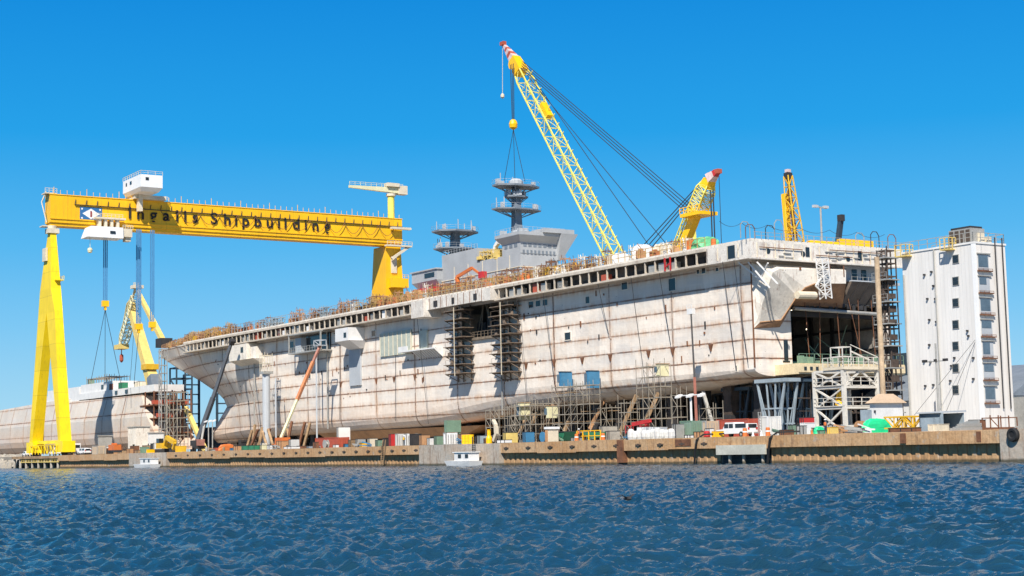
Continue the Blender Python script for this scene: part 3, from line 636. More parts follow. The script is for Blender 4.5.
# ------------------------------------------------------------------ water: one sheet of real waves out to the horizon
rg=np.random.RandomState(3)
def make_water():
    na,nr=700,860
    angs=np.concatenate([np.linspace(-math.pi,-R(46),30,endpoint=False),np.linspace(-R(46),-R(23),170,endpoint=False),np.linspace(-R(23),R(23),na),np.linspace(R(23),R(46),170)[1:],np.linspace(R(46),math.pi,30)[1:-1]])
    rad=np.concatenate([np.linspace(2,22,8)[:-1],22*(520/22)**np.linspace(0,1,nr),np.geomspace(700,14000,8)])
    Aa,Rr=np.meshgrid(angs,rad); X=Rr*np.sin(Aa); Y=Rr*np.cos(Aa); Z=np.zeros_like(X); DX=np.zeros_like(X); DY=np.zeros_like(X)
    wind=R(25); 
    for k in range(150):
        lam=.36*((2.0 if k%6 else 6)/.36)**(rg.rand()**.9); a=wind+rg.randn()*.75; kk=2*math.pi/lam; ph=rg.rand()*6.28
        amp=.0098*lam**.70
        cutoff=np.clip(1.4-Rr*.0038/lam,0,1)
        th=kk*(X*math.cos(a)+Y*math.sin(a))+ph
        env=.65+.35*np.sin(.045*X+.11*Y+k)+.25*np.sin(.02*Y-.03*X+2*k)
        Z+=amp*env*cutoff*np.cos(th); DX-=amp*.35*env*cutoff*np.sin(th)*math.cos(a); DY-=amp*.35*env*cutoff*np.sin(th)*math.sin(a)
    far=(Rr<600); X=X+DX*far; Y=Y+DY*far; Z=Z*far
    n0,n1=X.shape; co_=np.stack([X,Y,Z],-1).reshape(-1,3)
    i=np.arange(n0-1)[:,None]*n1; j=np.arange(n1)[None,:]; jn=(j+1)%n1
    f=np.stack([i+j,i+jn,i+n1+jn,i+n1+j],-1).reshape(-1,4)
    me=bpy.data.meshes.new('water'); me.vertices.add(len(co_)); me.vertices.foreach_set('co',co_.ravel().astype('f'))
    me.loops.add(f.size); me.loops.foreach_set('vertex_index',f.ravel().astype('i')); me.polygons.add(len(f))
    me.polygons.foreach_set('loop_start',np.arange(0,f.size,4,dtype='i')); me.polygons.foreach_set('use_smooth',np.ones(len(f),bool)); me.update(calc_edges=True)
    t=NT('river_water'); c=t.tc.outputs['Object']
    n=t.noise(t.vmul(c,(1.,1.5,1.)),3.4,5,.65); n2=t.noise(t.vmul(c,(.8,1.5,1.)),1.1,4,.6)
    h=t.math('MULTIPLY',t.math('ADD',t.math('MULTIPLY',n,.11),t.math('MULTIPLY',n2,.16)),t.ramp(t.noise(t.vmul(c,(.35,1.,1.)),.06,3),.35,.65,.55,1.5))
    t.put(t.b.inputs['Base Color'],t.mix(t.ramp(t.noise(c,.03,3),.35,.65),(.008,.038,.066),(.014,.054,.088))); t.b.inputs['Roughness'].default_value=.08; t.b.inputs['Specular IOR Level'].default_value=.5; t.b.inputs['IOR'].default_value=1.33
    t.bump(h,.8,1.); me.materials.append(t.m)
    o=bpy.data.objects.new('water',me); sc.collection.objects.link(o); o['kind']='structure'; o['label']='dark blue rippled river water in front of the quay'
make_water()
# ------------------------------------------------------------------ land
QV=-32.
gp_=[(QV+.9,-330),(QV+.9,246),(QV+9,246),(QV+9,289),(QV+3,300),(QV+6,640),(2500,2500),(4000,-2000),(300,-1200)]
g=MB().prism([(x,y,-4) for x,y in gp_],(0,0,4+GZ)).build('quay_ground',paint('yard_ground',(.27,.24,.20),.9,var=.3,rust=.2,rustcol=(.15,.09,.06),sc_=.1,bump=.3),None,(0,0,0)); g['kind']='structure'; g['label']='flat dusty shipyard ground behind the quay wall'
def qs(px): return sx(px,QV)
M['palecov']=paint('pale_cover',(.50,.49,.42),.8,var=.2,rust=.25)
M['rustorange']=paint('worn_orange',(.50,.19,.08),.6,var=.3,rust=.4)
M['tanpipe']=paint('tan_rusty_pipe',(.50,.37,.24),.7,var=.3,rust=.4)
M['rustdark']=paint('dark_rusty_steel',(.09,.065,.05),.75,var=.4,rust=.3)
# ------------------------------------------------------------------ quay wall
def each(items,name,mat,par): return [q.build(name,mat,par) for q in items]
qw=thing('quay_wall','long rusty tan quay wall with sheet piling rising out of the river','wall',(QV,0,0))
def corr(s0,s1,z0,z1,v,dep=.13,p=1.3):
    q=MB(); n=max(2,int((s1-s0)/p)); pts=[]
    for i in range(n):
        a=s0+(s1-s0)*i/n; w=(s1-s0)/n
        pts+=[(v,a),(v,a+w*.4),(v+dep,a+w*.5),(v+dep,a+w*.9)]
    pts.append((v,s1))
    vs=[(x,y,z) for z in (z0,z1) for x,y in pts]; m=len(pts); q.add(vs,[(i,i+1,i+1+m,i+m) for i in range(m-1)]); return q
for x1,x0 in ((58,130),(167,420),(500,617),(623,716),(767,1001)):
    a,b=qs(x0),qs(x1); corr(a,b,-1.5,2.3,QV+.66).build('sheet_piling','pile',qw)
    n=max(1,round((b-a)/9)); 
    for i in range(n):
        s0=a+(b-a)*i/n; s1=a+(b-a)*(i+1)/n; j=random.uniform(-.06,.06); zl=1.93+random.choice([0,0,0,-.12,.1])
        q=MB(); q.hexa([(QV+j,s0+.04,zl),(QV+.9,s0+.04,zl),(QV+.9,s1-.04,zl),(QV+j,s1-.04,zl)],[(QV+j*.4,s0+.04,GZ+.06+random.uniform(-.06,.06)),(QV+1.6,s0+.04,GZ+.06),(QV+1.6,s1-.04,GZ+.06),(QV+j*.4,s1-.04,GZ+.06+random.uniform(-.06,.06))])
        q.build('quay_cap','cap',qw)
for x1,x0,zb,m in ((130,167,-1.5,'capgrey'),(420,500,-1.5,'capgrey'),(1001,1080,-1.5,'capgrey'),(716,767,1.9,'cap')):
    a,b=qs(x0),qs(x1); MB().box((QV+(-.25 if zb<0 else .0),a,zb),(QV+1.6,b,GZ+.05)).build('concrete_section' if zb<0 else 'quay_cap',m,qw)
a,b=qs(623),qs(617); MB().box((QV-.12,a,.3),(QV+1,b,GZ+.02)).build('fender_pile','rust',qw)
a,b=qs(766),qs(717); MB().box((QV-.28,a,1.2),(QV-.02,b,2.4)).build('outlet_cover','palecov',qw)
q=MB(); q.box((QV+.9,a,-1),(QV+1.3,b,1.9)); q.build('outlet_recess','dark',qw)
each([MB().tube((QV+.3,s,-1),(QV+.3,s,1.9),.22) for s in (a+1,a+4.5,b-2)],'outlet_post','capgrey',qw)
fb_=[]
for k,x in enumerate(list(range(176,424,12))+list(range(506,716,22))):
    s=qs(x); fb_.append(MB().box((QV-.12,s-.6,2.62),(QV+.1,s+.6,2.76)).box((QV-.14,s-.2,2.52),(QV+.1,s+.2,2.86)))
each(fb_,'mooring_bracket','rustdark',qw)
each([MB().box((QV-.1,qs(x)-w,z0),(QV+.06,qs(x)+w,z1)) for x,w,z0,z1 in ((683,1.6,2.4,3.3),(903,.4,2.2,3.3),(979,.3,2.2,3.3))],'rust_patch_plate','rust',qw)
for x,nm in ((475,0),(383,1)):
    s=qs(x); q=MB(); 
    for ds in (-.45,.45): q.bar((QV-.3,s+ds,.2),(QV-.2,s+ds-(.8 if nm else 0),GZ+1.2),.12)
    for k in range(12): q.bar((QV-.3,s-.45,.4+k*.32),(QV-.3,s+.45,.4+k*.32),.08)
    one(q,'quay_ladder','dark' if not nm else 'timber',(QV-.3,s,.2),['dark steel ladder hanging down the grey concrete quay section','brown timber ladder leaning on the rusty quay wall'][nm],'ladder')
for x,lb in ((776,'black hose running down the quay wall beside the white outlet cover'),(702,'black hose hanging down the quay wall behind the sage container')):
    s=qs(x); one(MB().path([(QV+2.5,s-1.5,GZ+.5),(QV+.6,s+.4,GZ+.45),(QV-.25,s+.8,GZ-.2),(QV-.25,s+1.1,2),(QV-.2,s+1.5,0)],.2),'hose','black',(QV,s,0),lb,'hose')
ty=thing('tyre_fender','huge black tyre fender hung on the end of the quay','tyre',(QV-.6,qs(1017),2.7)); s=qs(1016)
MB().lathe((QV-.45,s,2.85),[(.28,-.2),(.4,-.28),(.62,-.28),(.72,-.14),(.72,.14),(.62,.28),(.4,.28),(.28,.2)],22,0).build('tread','black',ty,smooth=False)
MB().bar((QV-.4,s,3.5),(QV+.4,s,3.7),.08).build('chain','steel',ty)
# timber pier at the far end
a,b=qs(58)+.1,sx(12,QV)
pr=thing('timber_pier','dark low pier on piles at the far end of the quay','pier',(QV,a,0))
MB().box((QV,a,GZ-.75),(QV+9,b,GZ)).build('pier_deck','timber',pr); each([MB().tube((QV+.6+v,s,-2),(QV+.6+v,s,GZ-.76),.38) for s in np.linspace(a+1.5,b-1,8) for v in (0,4.5)],'pile','concrete',pr)
MB().box((QV+.2,a+.5,1.55),(QV+.5,b-8,1.85)).rail((QV+.3,a+1,1.85),(QV+.3,b-9,1.85),.8,2.5,.12).build('fender_rail','paleyellow',pr)
# rubble bank
rb=MB()
for k in range(260):
    s=b+random.uniform(0,50); v=QV+random.uniform(-1,9); r=random.uniform(.5,1.5); z=max(-.3,.4+(v-QV)*.32+random.uniform(-.3,.5))
    rb.add([(v+r*x*random.uniform(.6,1.2),s+r*y*random.uniform(.6,1.2),z+r*zz*random.uniform(.5,.9)) for x,y,zz in ((-1,-1,-1),(1,-1,-1),(1,1,-1),(-1,1,-1),(-.6,-.6,1),(.6,-.6,1),(.6,.6,1),(-.6,.6,1))],[(0,3,2,1),(4,5,6,7),(0,1,5,4),(1,2,6,5),(2,3,7,6),(3,0,4,7)])
o=one(rb,'rubble','rubblemat' if 'rubblemat' in M else 'concrete',(QV,b,0),'loose brown rubble bank along the water at the end of the pier','rubble',kind='stuff')
# ------------------------------------------------------------------ helpers for quay-side things
def span(px0,px1,v,dv):
    s0,s1=sx(px1,v+dv),sx(px0,v)
    if s1-s0<.8: m=(s0+s1)/2; s0,s1=m-.4,m+.4
    return s0,s1
def zt(px,py,v): return at(px,py,v=v)[2]
def container(px0,px1,py,v,mat,label,dv=2.4,frame='steel',name='shipping_container',cat='container',cap=3.2,group=None):
    s0,s1=span(px0,px1,v,dv); z=zt((px0+px1)/2,py,v); z=GZ+min(cap,max(1.,z-GZ)); t=thing(name,label,cat,(v,s0,GZ),group)
    MB().box((v+.05,s0+.05,GZ+.12),(v+dv-.05,s1-.05,z-.04)).build('body',mat,t)
    q=MB()
    for x in (v,v+dv-.16):
        for y in (s0,s1-.16): q.box((x,y,GZ),(x+.16,y+.16,z))
        q.box((x,s0+.16,GZ+.02),(x+.16,s1-.16,GZ+.18)); q.box((x,s0+.16,z-.14),(x+.16,s1-.16,z))
    q.build('frame',frame,t)
    q=MB()
    for k in range(4): q.bar((v+.45+k*(dv-.9)/3,s0-.02,GZ+.3),(v+.45+k*(dv-.9)/3,s0-.02,z-.3),.07)
    q.box((v+dv/2-.03,s0+.0,GZ+.2),(v+dv/2+.03,s0+.04,z-.2)); q.build('door_bar',frame,t)
    return t,s0,s1,z
def heap(px0,px1,py,v,dv,mat,label,name,cat,seed=1,flat=.7):
    s0,s1=span(px0,px1,v,dv); z=max(.8,zt((px0+px1)/2,py,v)-GZ); rn=random.Random(seed); q=MB(); n,m=18,9; vs=[]
    for j in range(m+1):
        ph=j/m*math.pi/2
        for i in range(n):
            a=2*math.pi*i/n; e=lambda x:math.copysign(abs(x)**flat,x); k=1+rn.uniform(-.07,.07)
            rr=math.cos(ph)**.45
            vs.append((v+dv/2+dv/2*e(math.cos(a))*rr*k,(s0+s1)/2+(s1-s0)/2*e(math.sin(a))*rr*k,GZ+z*math.sin(ph)*(1+rn.uniform(-.08,.05))))
    q.add(vs,[(j*n+i,j*n+(i+1)%n,(j+1)*n+(i+1)%n,(j+1)*n+i) for j in range(m) for i in range(n)]+[tuple(range(m*n,m*n+n))])
    return one(q,name,mat,(v,s0,GZ),label,cat)
def vehicle(px0,px1,v,kind,label,mat='cleanwhite',face=1,name=None,cat=None,dv=1.9,L=None,H=None):
    s0,s1=span(px0,px1,v,dv); 
    if L: m=(s0+s1)/2; s0,s1=m-L/2,m+L/2
    L=s1-s0; H=H or {'pickup':1.85,'car':1.5,'van':2.3,'bus':2.9}[kind]
    prof={'pickup':[(0,.45),(0,.95),(.04,1.02),(.22,1.08),(.31,H),(.56,H),(.60,1.78),(.98,1.76),(1,1.1),(1,.5)],
          'car':[(0,.4),(0,.75),(.05,.85),(.27,.95),(.40,H),(.70,H),(.86,1.),(1,.95),(1,.45)],
          'van':[(0,.45),(0,1.),(.14,1.15),(.24,H),(1,H),(1,.5)],
          'bus':[(0,.5),(0,1.4),(.03,H),(1,H),(1,.5)]}[kind]
    def X(u): return s1-u*L if face>0 else s0+u*L
    t=thing(name or kind,label,cat or kind,(v,s0,GZ))
    MB().prism([(v+.06,X(u),GZ+z) for u,z in prof],(dv-.12,0,0)).build('body',mat,t)
    q=MB(); wins={'pickup':[(.27,.40),(.42,.55),(.62,.95)],'car':[(.36,.52),(.54,.72)],'van':[(.2,.3),(.34,.55),(.6,.9)],'bus':[(.06+.12*k,.15+.12*k) for k in range(7)]}[kind]
    for a,b in wins:
        q.box((v+.04,X(a),GZ+H*.62),(v+dv-.04,X(b),GZ+H*.9))
    zr=GZ+H*.6; q.box((v+.25,s0-.02,zr),(v+dv-.25,s0+.05,zr+H*.26)); q.build('window','glass',t)
    for a in (.17,.8):
        for x in (v,v+dv-.25):
            w=MB().lathe((x,X(a),GZ+.37),[(.2,0),(.37,0),(.37,.25),(.2,.25)],14,0).build('wheel','black',t)
            MB().lathe((x-.01,X(a),GZ+.37),[(.02,0),(.19,0),(.19,.27),(.02,.27)],10,0).build('rim','steel',w)
    each([MB().box((v+.12+k*(dv-.5),(s0 if face>0 else s1)-.03,GZ+.95),(v+.38+k*(dv-.5),(s0 if face>0 else s1)+.03,GZ+1.25)) for k in (0,1)],'tail_light','red',t)
    MB().box((v+.1,s0-.14,GZ+.45),(v+dv-.1,s0-.0,GZ+.65)).build('bumper','steel',t)
    return t
def crate(v,s,dv,ds,h,mat,label,name='crate',cat='crate',z=GZ,group=None,trim='dark'):
    t=thing(name,label,cat,(v,s,z),group); MB().box((v+.03,s+.03,z+.1),(v+dv-.03,s+ds-.03,z+h)).build('body',mat,t)
    q=MB(); q.box((v,s,z),(v+dv,s+ds,z+.1)); q.box((v-.01,s-.01,z+h),(v+dv+.01,s+ds+.01,z+h+.06))
    for k in range(3): q.box((v-.03,s+ds*k/2.2,z+.1),(v+.03,s+ds*k/2.2+.1,z+h))
    q.build('batten',trim,t); return t
def pcrate(px0,px1,py,v,dv,mat,label,name='crate',cat='crate',trim='dark',group=None):
    s0,s1=span(px0,px1,v,dv); z=max(.5,zt((px0+px1)/2,py,v)-GZ); return crate(v,s0,dv,s1-s0,z,mat,label,name,cat,GZ,group,trim)
# ------------------------------------------------------------------ vehicles and things, far end first
vehicle(17,38,-29,'car','white car parked on the dark pier nearest the rubble','cleanwhite',dv=1.9,L=5)
vehicle(48,62,-30,'van','white van parked at the foot of the yellow gantry leg','cleanwhite',L=5.4)
vehicle(60,83,-26,'bus','long white bus parked just past the gantry leg','cleanwhite',L=11,H=3.3)
vehicle(76,93,-30,'pickup','white pickup parked in front of the long white bus','cleanwhite',L=6)
vehicle(26,40,-22,'van','cream van parked behind the white car on the pier','cream',L=6)
container(92,106,445.6,-29,'corrcream','cream container between the white pickup and the orange compressor')
t=thing('compressor_truck','orange and dark compressor beside the cream container','compressor',(-29,sx(122,-29),GZ)); a,b=span(108,122,-29,2.2)
MB().box((-28.9,a,GZ+1.0),(-27,b,GZ+2.4)).box((-28.8,a+2,GZ+2.4),(-27.4,b-2,GZ+2.8)).build('body','orange',t); MB().box((-29,a-.3,GZ+.4),(-26.9,b+.3,GZ+1.0)).build('chassis','dark',t)
each([MB().lathe((-29.1,s,GZ+.45),[(.1,0),(.45,0),(.45,.3),(.1,.3)],12,0) for s in (a+1,a+2.3,b-1)],'wheel','black',t)
pcrate(143,147,447,-28.5,2,'sage','faded green tank crate beside the yellow bin',trim='sage')
pcrate(148.5,154,449.5,-30.5,2,'yellow','bright yellow bin standing at the quay edge','bin','bin',trim='yellow')
pcrate(155,160,443,-28,2,'white','small white cabinet between the yellow bin and the excavator','cabinet','cabinet')
pcrate(178.5,183.5,446,-29,2.4,'deepyellow','square yellow tank beside the excavator boom','tank','tank',trim='deepyellow')
# excavator
ex=thing('excavator','yellow excavator with its arm bent over beside the quay','excavator',(-28.5,sx(160,-28),GZ)); S=lambda px:sx(px,-28)
e0=S(164); MB().box((-29,e0-1,GZ),(-28.3,e0+3.5,GZ+.9)).box((-26.8,e0-1,GZ),(-26.1,e0+3.5,GZ+.9)).build('track','dark',ex)
MB().box((-28.8,e0-.6,GZ+1),(-26.4,e0+3.2,GZ+2.3)).build('body','deepyellow',ex); MB().box((-28.8,e0+1.3,GZ+2.3),(-27.6,e0+3.,GZ+3.4)).build('cab','glass',ex)
pts=[at(160,439.5,v=-28),at(166,438,v=-28),at(172,444,v=-28)]; pts=[(-27.8,e0-.2,GZ+2.)]+[at(167,437.5,v=-28),at(175,442.5,v=-28)]
MB().path(pts,.75,1.).build('boom','deepyellow',ex); MB().path([at(175,442.5,v=-28),at(173,450,v=-28)],.6,.7).build('dipper_arm','deepyellow',ex); p=at(172.5,451,v=-28); MB().cbox(p,(1.2,1.4,.9)).build('bucket','dark',ex)
# black crane with telescopic boom reaching to the deck
bc=thing('mobile_crane','black mobile crane with long telescopic boom leaning toward the bow deck','crane',(-22,sx(200,-22),GZ)); a,b=span(192,206,-22,2.6)
MB().box((-22,a,GZ+.7),(-19.4,b,GZ+1.5)).box((-21.8,a+.5,GZ+1.5),(-19.6,a+4,GZ+2.8)).build('carrier','dark',bc)
each([MB().lathe((-22.1,s,GZ+.55),[(.15,0),(.55,0),(.55,.35),(.15,.35)],12,0) for s in np.linspace(a+.8,b-.8,4)],'wheel','black',bc)
MB().box((-21.6,b-3,GZ+1.5),(-20,b-.8,GZ+3)).build('cab','pink',bc)
p=at(196,446,v=-20.5); q1=at(213,398,v=-14); q2=at(231,344,v=-6); MB().bar(p,q1,1.0).build('boom','cable',bc); MB().bar(q1,q2,.8,w2=.65).build('boom_extension','cable',bc)
MB().bar(q2,(q2[0],q2[1]-1,q2[2]+1),1.2).build('boom_head','dark',bc); MB().bar((p[0],p[1]-3,p[2]+.3),at(205,421,v=-17),.45).build('lift_cylinder','steel',bc)
# floodlight poles
def pole(px,pyt,v,arm,label,heads=2,r=.16,mat='steel'):
    s=sx(px,v); z=zt(px,pyt,v); t=thing('floodlight_pole',label,'lamp post',(v,s,GZ)); MB().tube((v,s,GZ),(v,s,z),r,r*.7).build('pole',mat,t)
    MB().bar((v,s-arm,z),(v,s+arm,z),.14).build('cross_arm',mat,t)
    each([MB().hexa([(v-.5,s-arm+2*arm*k/max(1,heads-1)-.45,z-.35),(v+.2,s-arm+2*arm*k/max(1,heads-1)-.45,z-.1),(v+.2,s-arm+2*arm*k/max(1,heads-1)+.45,z-.1),(v-.5,s-arm+2*arm*k/max(1,heads-1)+.45,z-.35)],[(v-.5,s-arm+2*arm*k/max(1,heads-1)-.45,z-.1),(v+.2,s-arm+2*arm*k/max(1,heads-1)-.45,z+.2),(v+.2,s-arm+2*arm*k/max(1,heads-1)+.45,z+.2),(v-.5,s-arm+2*arm*k/max(1,heads-1)+.45,z-.1)]) for k in range(heads)],'lamp_head','white',t)
    return t
pole(208.5,421,-24,1.2,'taller grey floodlight pole in front of the dark blue shed'); pole(212.5,420.5,-18,1.2,'slim grey floodlight pole just behind the other one at the dark blue shed')
pole(692,395,-24.5,2.4,'white floodlight pole with three heads near the sage container',3,.2,'white')
# dark blue building
s0,s1=span(199,242,20,8); t=thing('dark_shed','dark blue flat-roofed shed standing beyond the bow','shed',(20,s0,GZ)); z=zt(215,428,20)
MB().box((20,s0,GZ),(28,s1,z)).build('wall','navy',t); MB().box((19.8,s0-.2,z),(28.2,s1+.2,z+.3)).build('roof','greydark',t); MB().box((19.9,s0+8,GZ),(19.99,s0+13,z-2)).build('door','dark',t)
# things under the bow
heap(220,233,444,-28,4,'orange','pile of orange sheeting on the quay below the bow','tarp_heap','tarp',3)
for px0,px1,py,v,mat,lb in ((233,246,446,-29,'orangerust','flat orange steel section lying on the quay below the bow'),(241,263,445.5,-30,'green','row of low green pallets on the quay edge below the bow'),(263,267,445,-29,'palecream','cream crate at the end of the green pallets'),(276,290,441,-28,'orangerust','tan generator set at the foot of the orange boom lift'),(290,298,439.3,-29,'corrwhite','white cabin beside the tan generator'),(283,300,449,-30,'white','low white hoarding lying in front of the tan generator'),(298,306,446,-28,'rust','rusty bin between the white cabin and the red container'),(309,315,447,-30,'bluesteel','blue grey crate just before the red container')):
    pcrate(px0,px1,py,v,2.,mat,lb)
def shore(px0,py0,px1,py1,v,mat,label,w=.45,group=None):
    a=at(px0,py0,v=v); b=at(px1,py1,v=v+1.); a=(a[0],a[1],GZ); return one(MB().bar(a,b,w),'timber_shore',mat,a,label,'shore',group)
for k,(a,b) in enumerate(((246,252),(249,258),(252,255),(256,266),(258,262),(262,270),(268,262),(274,268),(279,284),(286,292),(291,287),(298,305),(303,310))):
    shore(a,444,b,424+random.uniform(-3,8),-6+random.uniform(-2,3),random.choice(['timber','rust','timber']),'brown timber shore in the tangle propped under the bow',.5,'shores propped under the bow')
s=sx(266.5,-5); t=thing('support_column','tall pale round column standing against the bow plating','column',(-5,s,GZ)); MB().tube((-5,s,GZ),(-5,s,zt(266,374,-5)),.95,n=14).build('shaft','greylight',t); z=zt(266,374,-5)
MB().cbox((-5,s,z+.3),(2.6,2.6,.6)).build('head_plate','steel',t); MB().scaffold((-6,s-1.4,z+.6),(-4,s+1.4,z+4.5),2,1.4,1.9,.12,.8).build('top_frame','cream',t)
for px,pt,v,lb in ((276,378,-4,'slim pale pipe column just right of the round column at the bow'),(317,352,-3,'thin grey pipe rising to the side platform near the bow')):
    s=sx(px,v); one(MB().tube((v,s,GZ),(v,s,zt(px,pt,v)),.2),'pipe_column','greylight',(v,s,GZ),lb,'pipe')
# orange boom lift
bl_=thing('boom_lift','orange and cream boom lift raised up the ship side near the bow','boom lift',(-20,sx(280,-20),GZ)); s=sx(282,-20)
MB().box((-21.2,s-2.5,GZ+.5),(-18.8,s+2.5,GZ+1.3)).build('chassis','orange',bl_); MB().box((-21,s-2,GZ+1.3),(-19,s+1.5,GZ+2.6)).build('turret','orange',bl_)
each([MB().lathe((x,s+y,GZ+.55),[(.15,0),(.55,0),(.55,.4),(.15,.4)],12,0) for x in (-21.4,-19) for y in (-1.8,1.8)],'wheel','black',bl_)
p0=at(281,438,v=-20); p1=at(297,400,v=-14.5); p2=at(313,362,v=-9); p3=at(320,346,v=-6.5)
MB().bar(p0,p1,.5).build('lower_boom','palecream',bl_); MB().bar(p1,p2,.62,.7).build('upper_boom','rustorange',bl_); MB().bar(p2,p3,.5).build('jib','pink',bl_)
q=MB(); q.scaffold((p3[0]-.8,p3[1]-1.5,p3[2]),(p3[0]+.8,p3[1]+1.5,p3[2]+1.3),1.6,3,1.3,.14,0); q.box((p3[0]-.8,p3[1]-1.5,p3[2]),(p3[0]+.8,p3[1]+1.5,p3[2]+.15)); q.build('basket','greylight',bl_)
# H-shaped frame is a grey staging at the platform
container(315,349.5,437.4,-28,'redbrown','long red container on the quay below the ship side',frame='redbrown')
pcrate(339,348,427,-6,3,'white','white and grey cabin behind the red container','cabin','cabin')
for k,(px0,px1,py,mat,lb) in enumerate(((351,356,440,'timber','brown post frame just right of the red container'),(357,364,439,'steel','grey cable reel among scrap right of the red container'),(361,368,443,'yellow','low lime yellow skip among the scrap'),(369,376,438.5,'cream','cream cable reel beside the lime yellow skip'),(377,384,440,'sage','sage green tank beside the cream cable reel'),(385,391,438,'dark','dark pump rack left of the white containers'),(392,396,434,'red','narrow red and white cabinet left of the white containers'))):
    pcrate(px0,px1,py,-27-random.uniform(0,1),1.8,mat,lb)
container(396,408,433.5,-29,'corrwhite','pale grey container joined to the white one',cap=2.9); container(408,414,433.5,-29.2,'cleanwhite','small bright white container with its dark end open',cap=2.9)
pcrate(413.5,418,434,-29,2,'dark','dark open crate right of the small white container')
# orange trestles
for px0,px1,py,mat,lb in ((420,429,435,'orangerust','orange steel trestle on the quay'),(429,436,438,'white','low white tank with a dark hatch beside the orange trestle'),(436,443,436,'sage','green pump set left of the white cabin')): pcrate(px0,px1,py,-29,1.8,mat,lb)
container(443,458,432.5,-29,'cleanwhite','white cabin on the quay above the moored white boat',cap=2.9,name='site_cabin',cat='cabin')
a,b=span(448,457.5,-22,3); t=thing('inspection_stand','sage green box on legs standing behind the white cabin','stand',(-22,a,GZ)); z0,z1=zt(452,432,-22),zt(452,420,-22); MB().box((-22,a,z0),(-19,b,z1)).build('cabin','sage',t); each([MB().bar((x,y,GZ),(x,y,z0),.2) for x in (-21.8,-19.2) for y in (a+.2,b-.2)],'leg','sage',t)
drum_i=0
for px in (464.5,467.8,470.8):
    s=sx(px,-30); t=one(MB().lathe((-30,s,GZ),[(.48,0),(.5,.05),(.5,.5),(.53,.53),(.5,.56),(.5,1.),(.53,1.03),(.5,1.06),(.5,1.5),(.42,1.56)],14),'yellow_tank','yellow',(-30,s,GZ),'upright bright yellow tank in the row of three beside the white cabin','tank','yellow tanks on the quay')
pcrate(462,466,434,-27.5,1.8,'orangerust','tan pump behind the yellow tanks')
pcrate(480,485.5,435.5,-29,1.8,'bluesteel','pale teal cabinet right of the quay ladder','cabinet','cabinet'); 
s=sx(489,-30); one(MB().lathe((-30,s,GZ),[(.5,0),(.5,.9),(.3,1.3),(.3,2.1),(.38,2.3)],12),'mooring_post','yellow',(-30,s,GZ),'bright yellow bollard post on the quay right of the teal cabinet','bollard')
one(MB().path([at(494,441,v=-28),at(496.5,434,v=-28),at(496,426,v=-28),at(493.5,421,v=-27)],.55),'bent_pipe','cream',(-28,sx(495,-28),GZ),'curved cream pipe standing on the quay under the ship','pipe')
t=pcrate(503,517.5,432.5,-29,2.4,'paleyellow','pale yellow welding machine with cage on the quay','welding_machine','machine'); pcrate(496,512,440,-30.5,1.4,'white','white sheet pile lying in front of the pale yellow machine')
pcrate(525,532,432,-28,1.8,'blue','dark blue cabinet under the scaffolding','cabinet','cabinet'); 
a,b=span(548,556,-30,1.8); t=thing('booth','tan booth with white roof standing at the quay edge','booth',(-30,a,GZ)); z=zt(552,429,-30); MB().box((-30,a,GZ),(-28.2,b,z)).build('wall','cream',t); MB().box((-30.15,a-.15,z),(-28.05,b+.15,z+.35)).build('roof','cleanwhite',t); MB().box((-30.05,a+.2,GZ+.1),(-30.01,a+.9,GZ+1.9)).build('door','orangerust',t)
a,b=span(557,577,-27,2.2); t=thing('skip','long green skip on the quay right of the tan booth','skip',(-27,a,GZ)); MB().hexa([(-27,a+.8,GZ+.2),(-25,a+.8,GZ+.2),(-25,b-.8,GZ+.2),(-27,b-.8,GZ+.2)],[(-27.1,a,GZ+1.5),(-24.9,a,GZ+1.5),(-24.9,b,GZ+1.5),(-27.1,b,GZ+1.5)]).build('bin','green',t); MB().box((-27.2,a,GZ+1.5),(-24.8,b,GZ+1.62)).build('rim','dark',t)
a,b=span(577,604,-30,.6); t=thing('safety_barrier','yellow safety railing in front of the green skip','barrier',(-30,a,GZ)); MB().rail((-30,a,GZ),(-30,b,GZ),1.5,1.5,.12).build('rail','yellow',t); MB().box((-29.2,a+.5,GZ+.5),(-28.6,b-.5,GZ+1.3)).build('panel','green',t)
for px,lb in ((576.5,'orange barrel left of the yellow railing'),(603,'orange barrel right of the yellow railing'),(745,'orange traffic barrel beside the white pickup'),(768,'orange traffic barrel in front of the white site tank')):
    s=sx(px,-31); t=thing('traffic_barrel',lb,'barrel',(-31,s,GZ)); MB().lathe((-31,s,GZ),[(.32,0),(.3,.5),(.26,1.05),(.2,1.1)],12).build('body','orange',t); MB().lathe((-31,s,GZ+.55),[(.31,0),(.30,.16)],12).build('stripe','cleanwhite',t)
for px in (753,761.5,812): 
    s=sx(px,-31); one(MB().lathe((-31,s,GZ),[(.3,0),(.3,.05),(.18,.08),(.03,.75)],10),'traffic_cone','cleanwhite' if px<800 else 'orange',(-31,s,GZ),{753:'pale cone just left of the pale tank',761.5:'pale cone right under the orange barrel by the tank',812:'orange cone beside the small green bag'}[px],'cone')
pcrate(600,617,426,-20,3,'concrete','long grey concrete beam stacked behind the quay edge'); pcrate(607,619,431,-29,2,'concrete','grey concrete block right of the yellow railing')
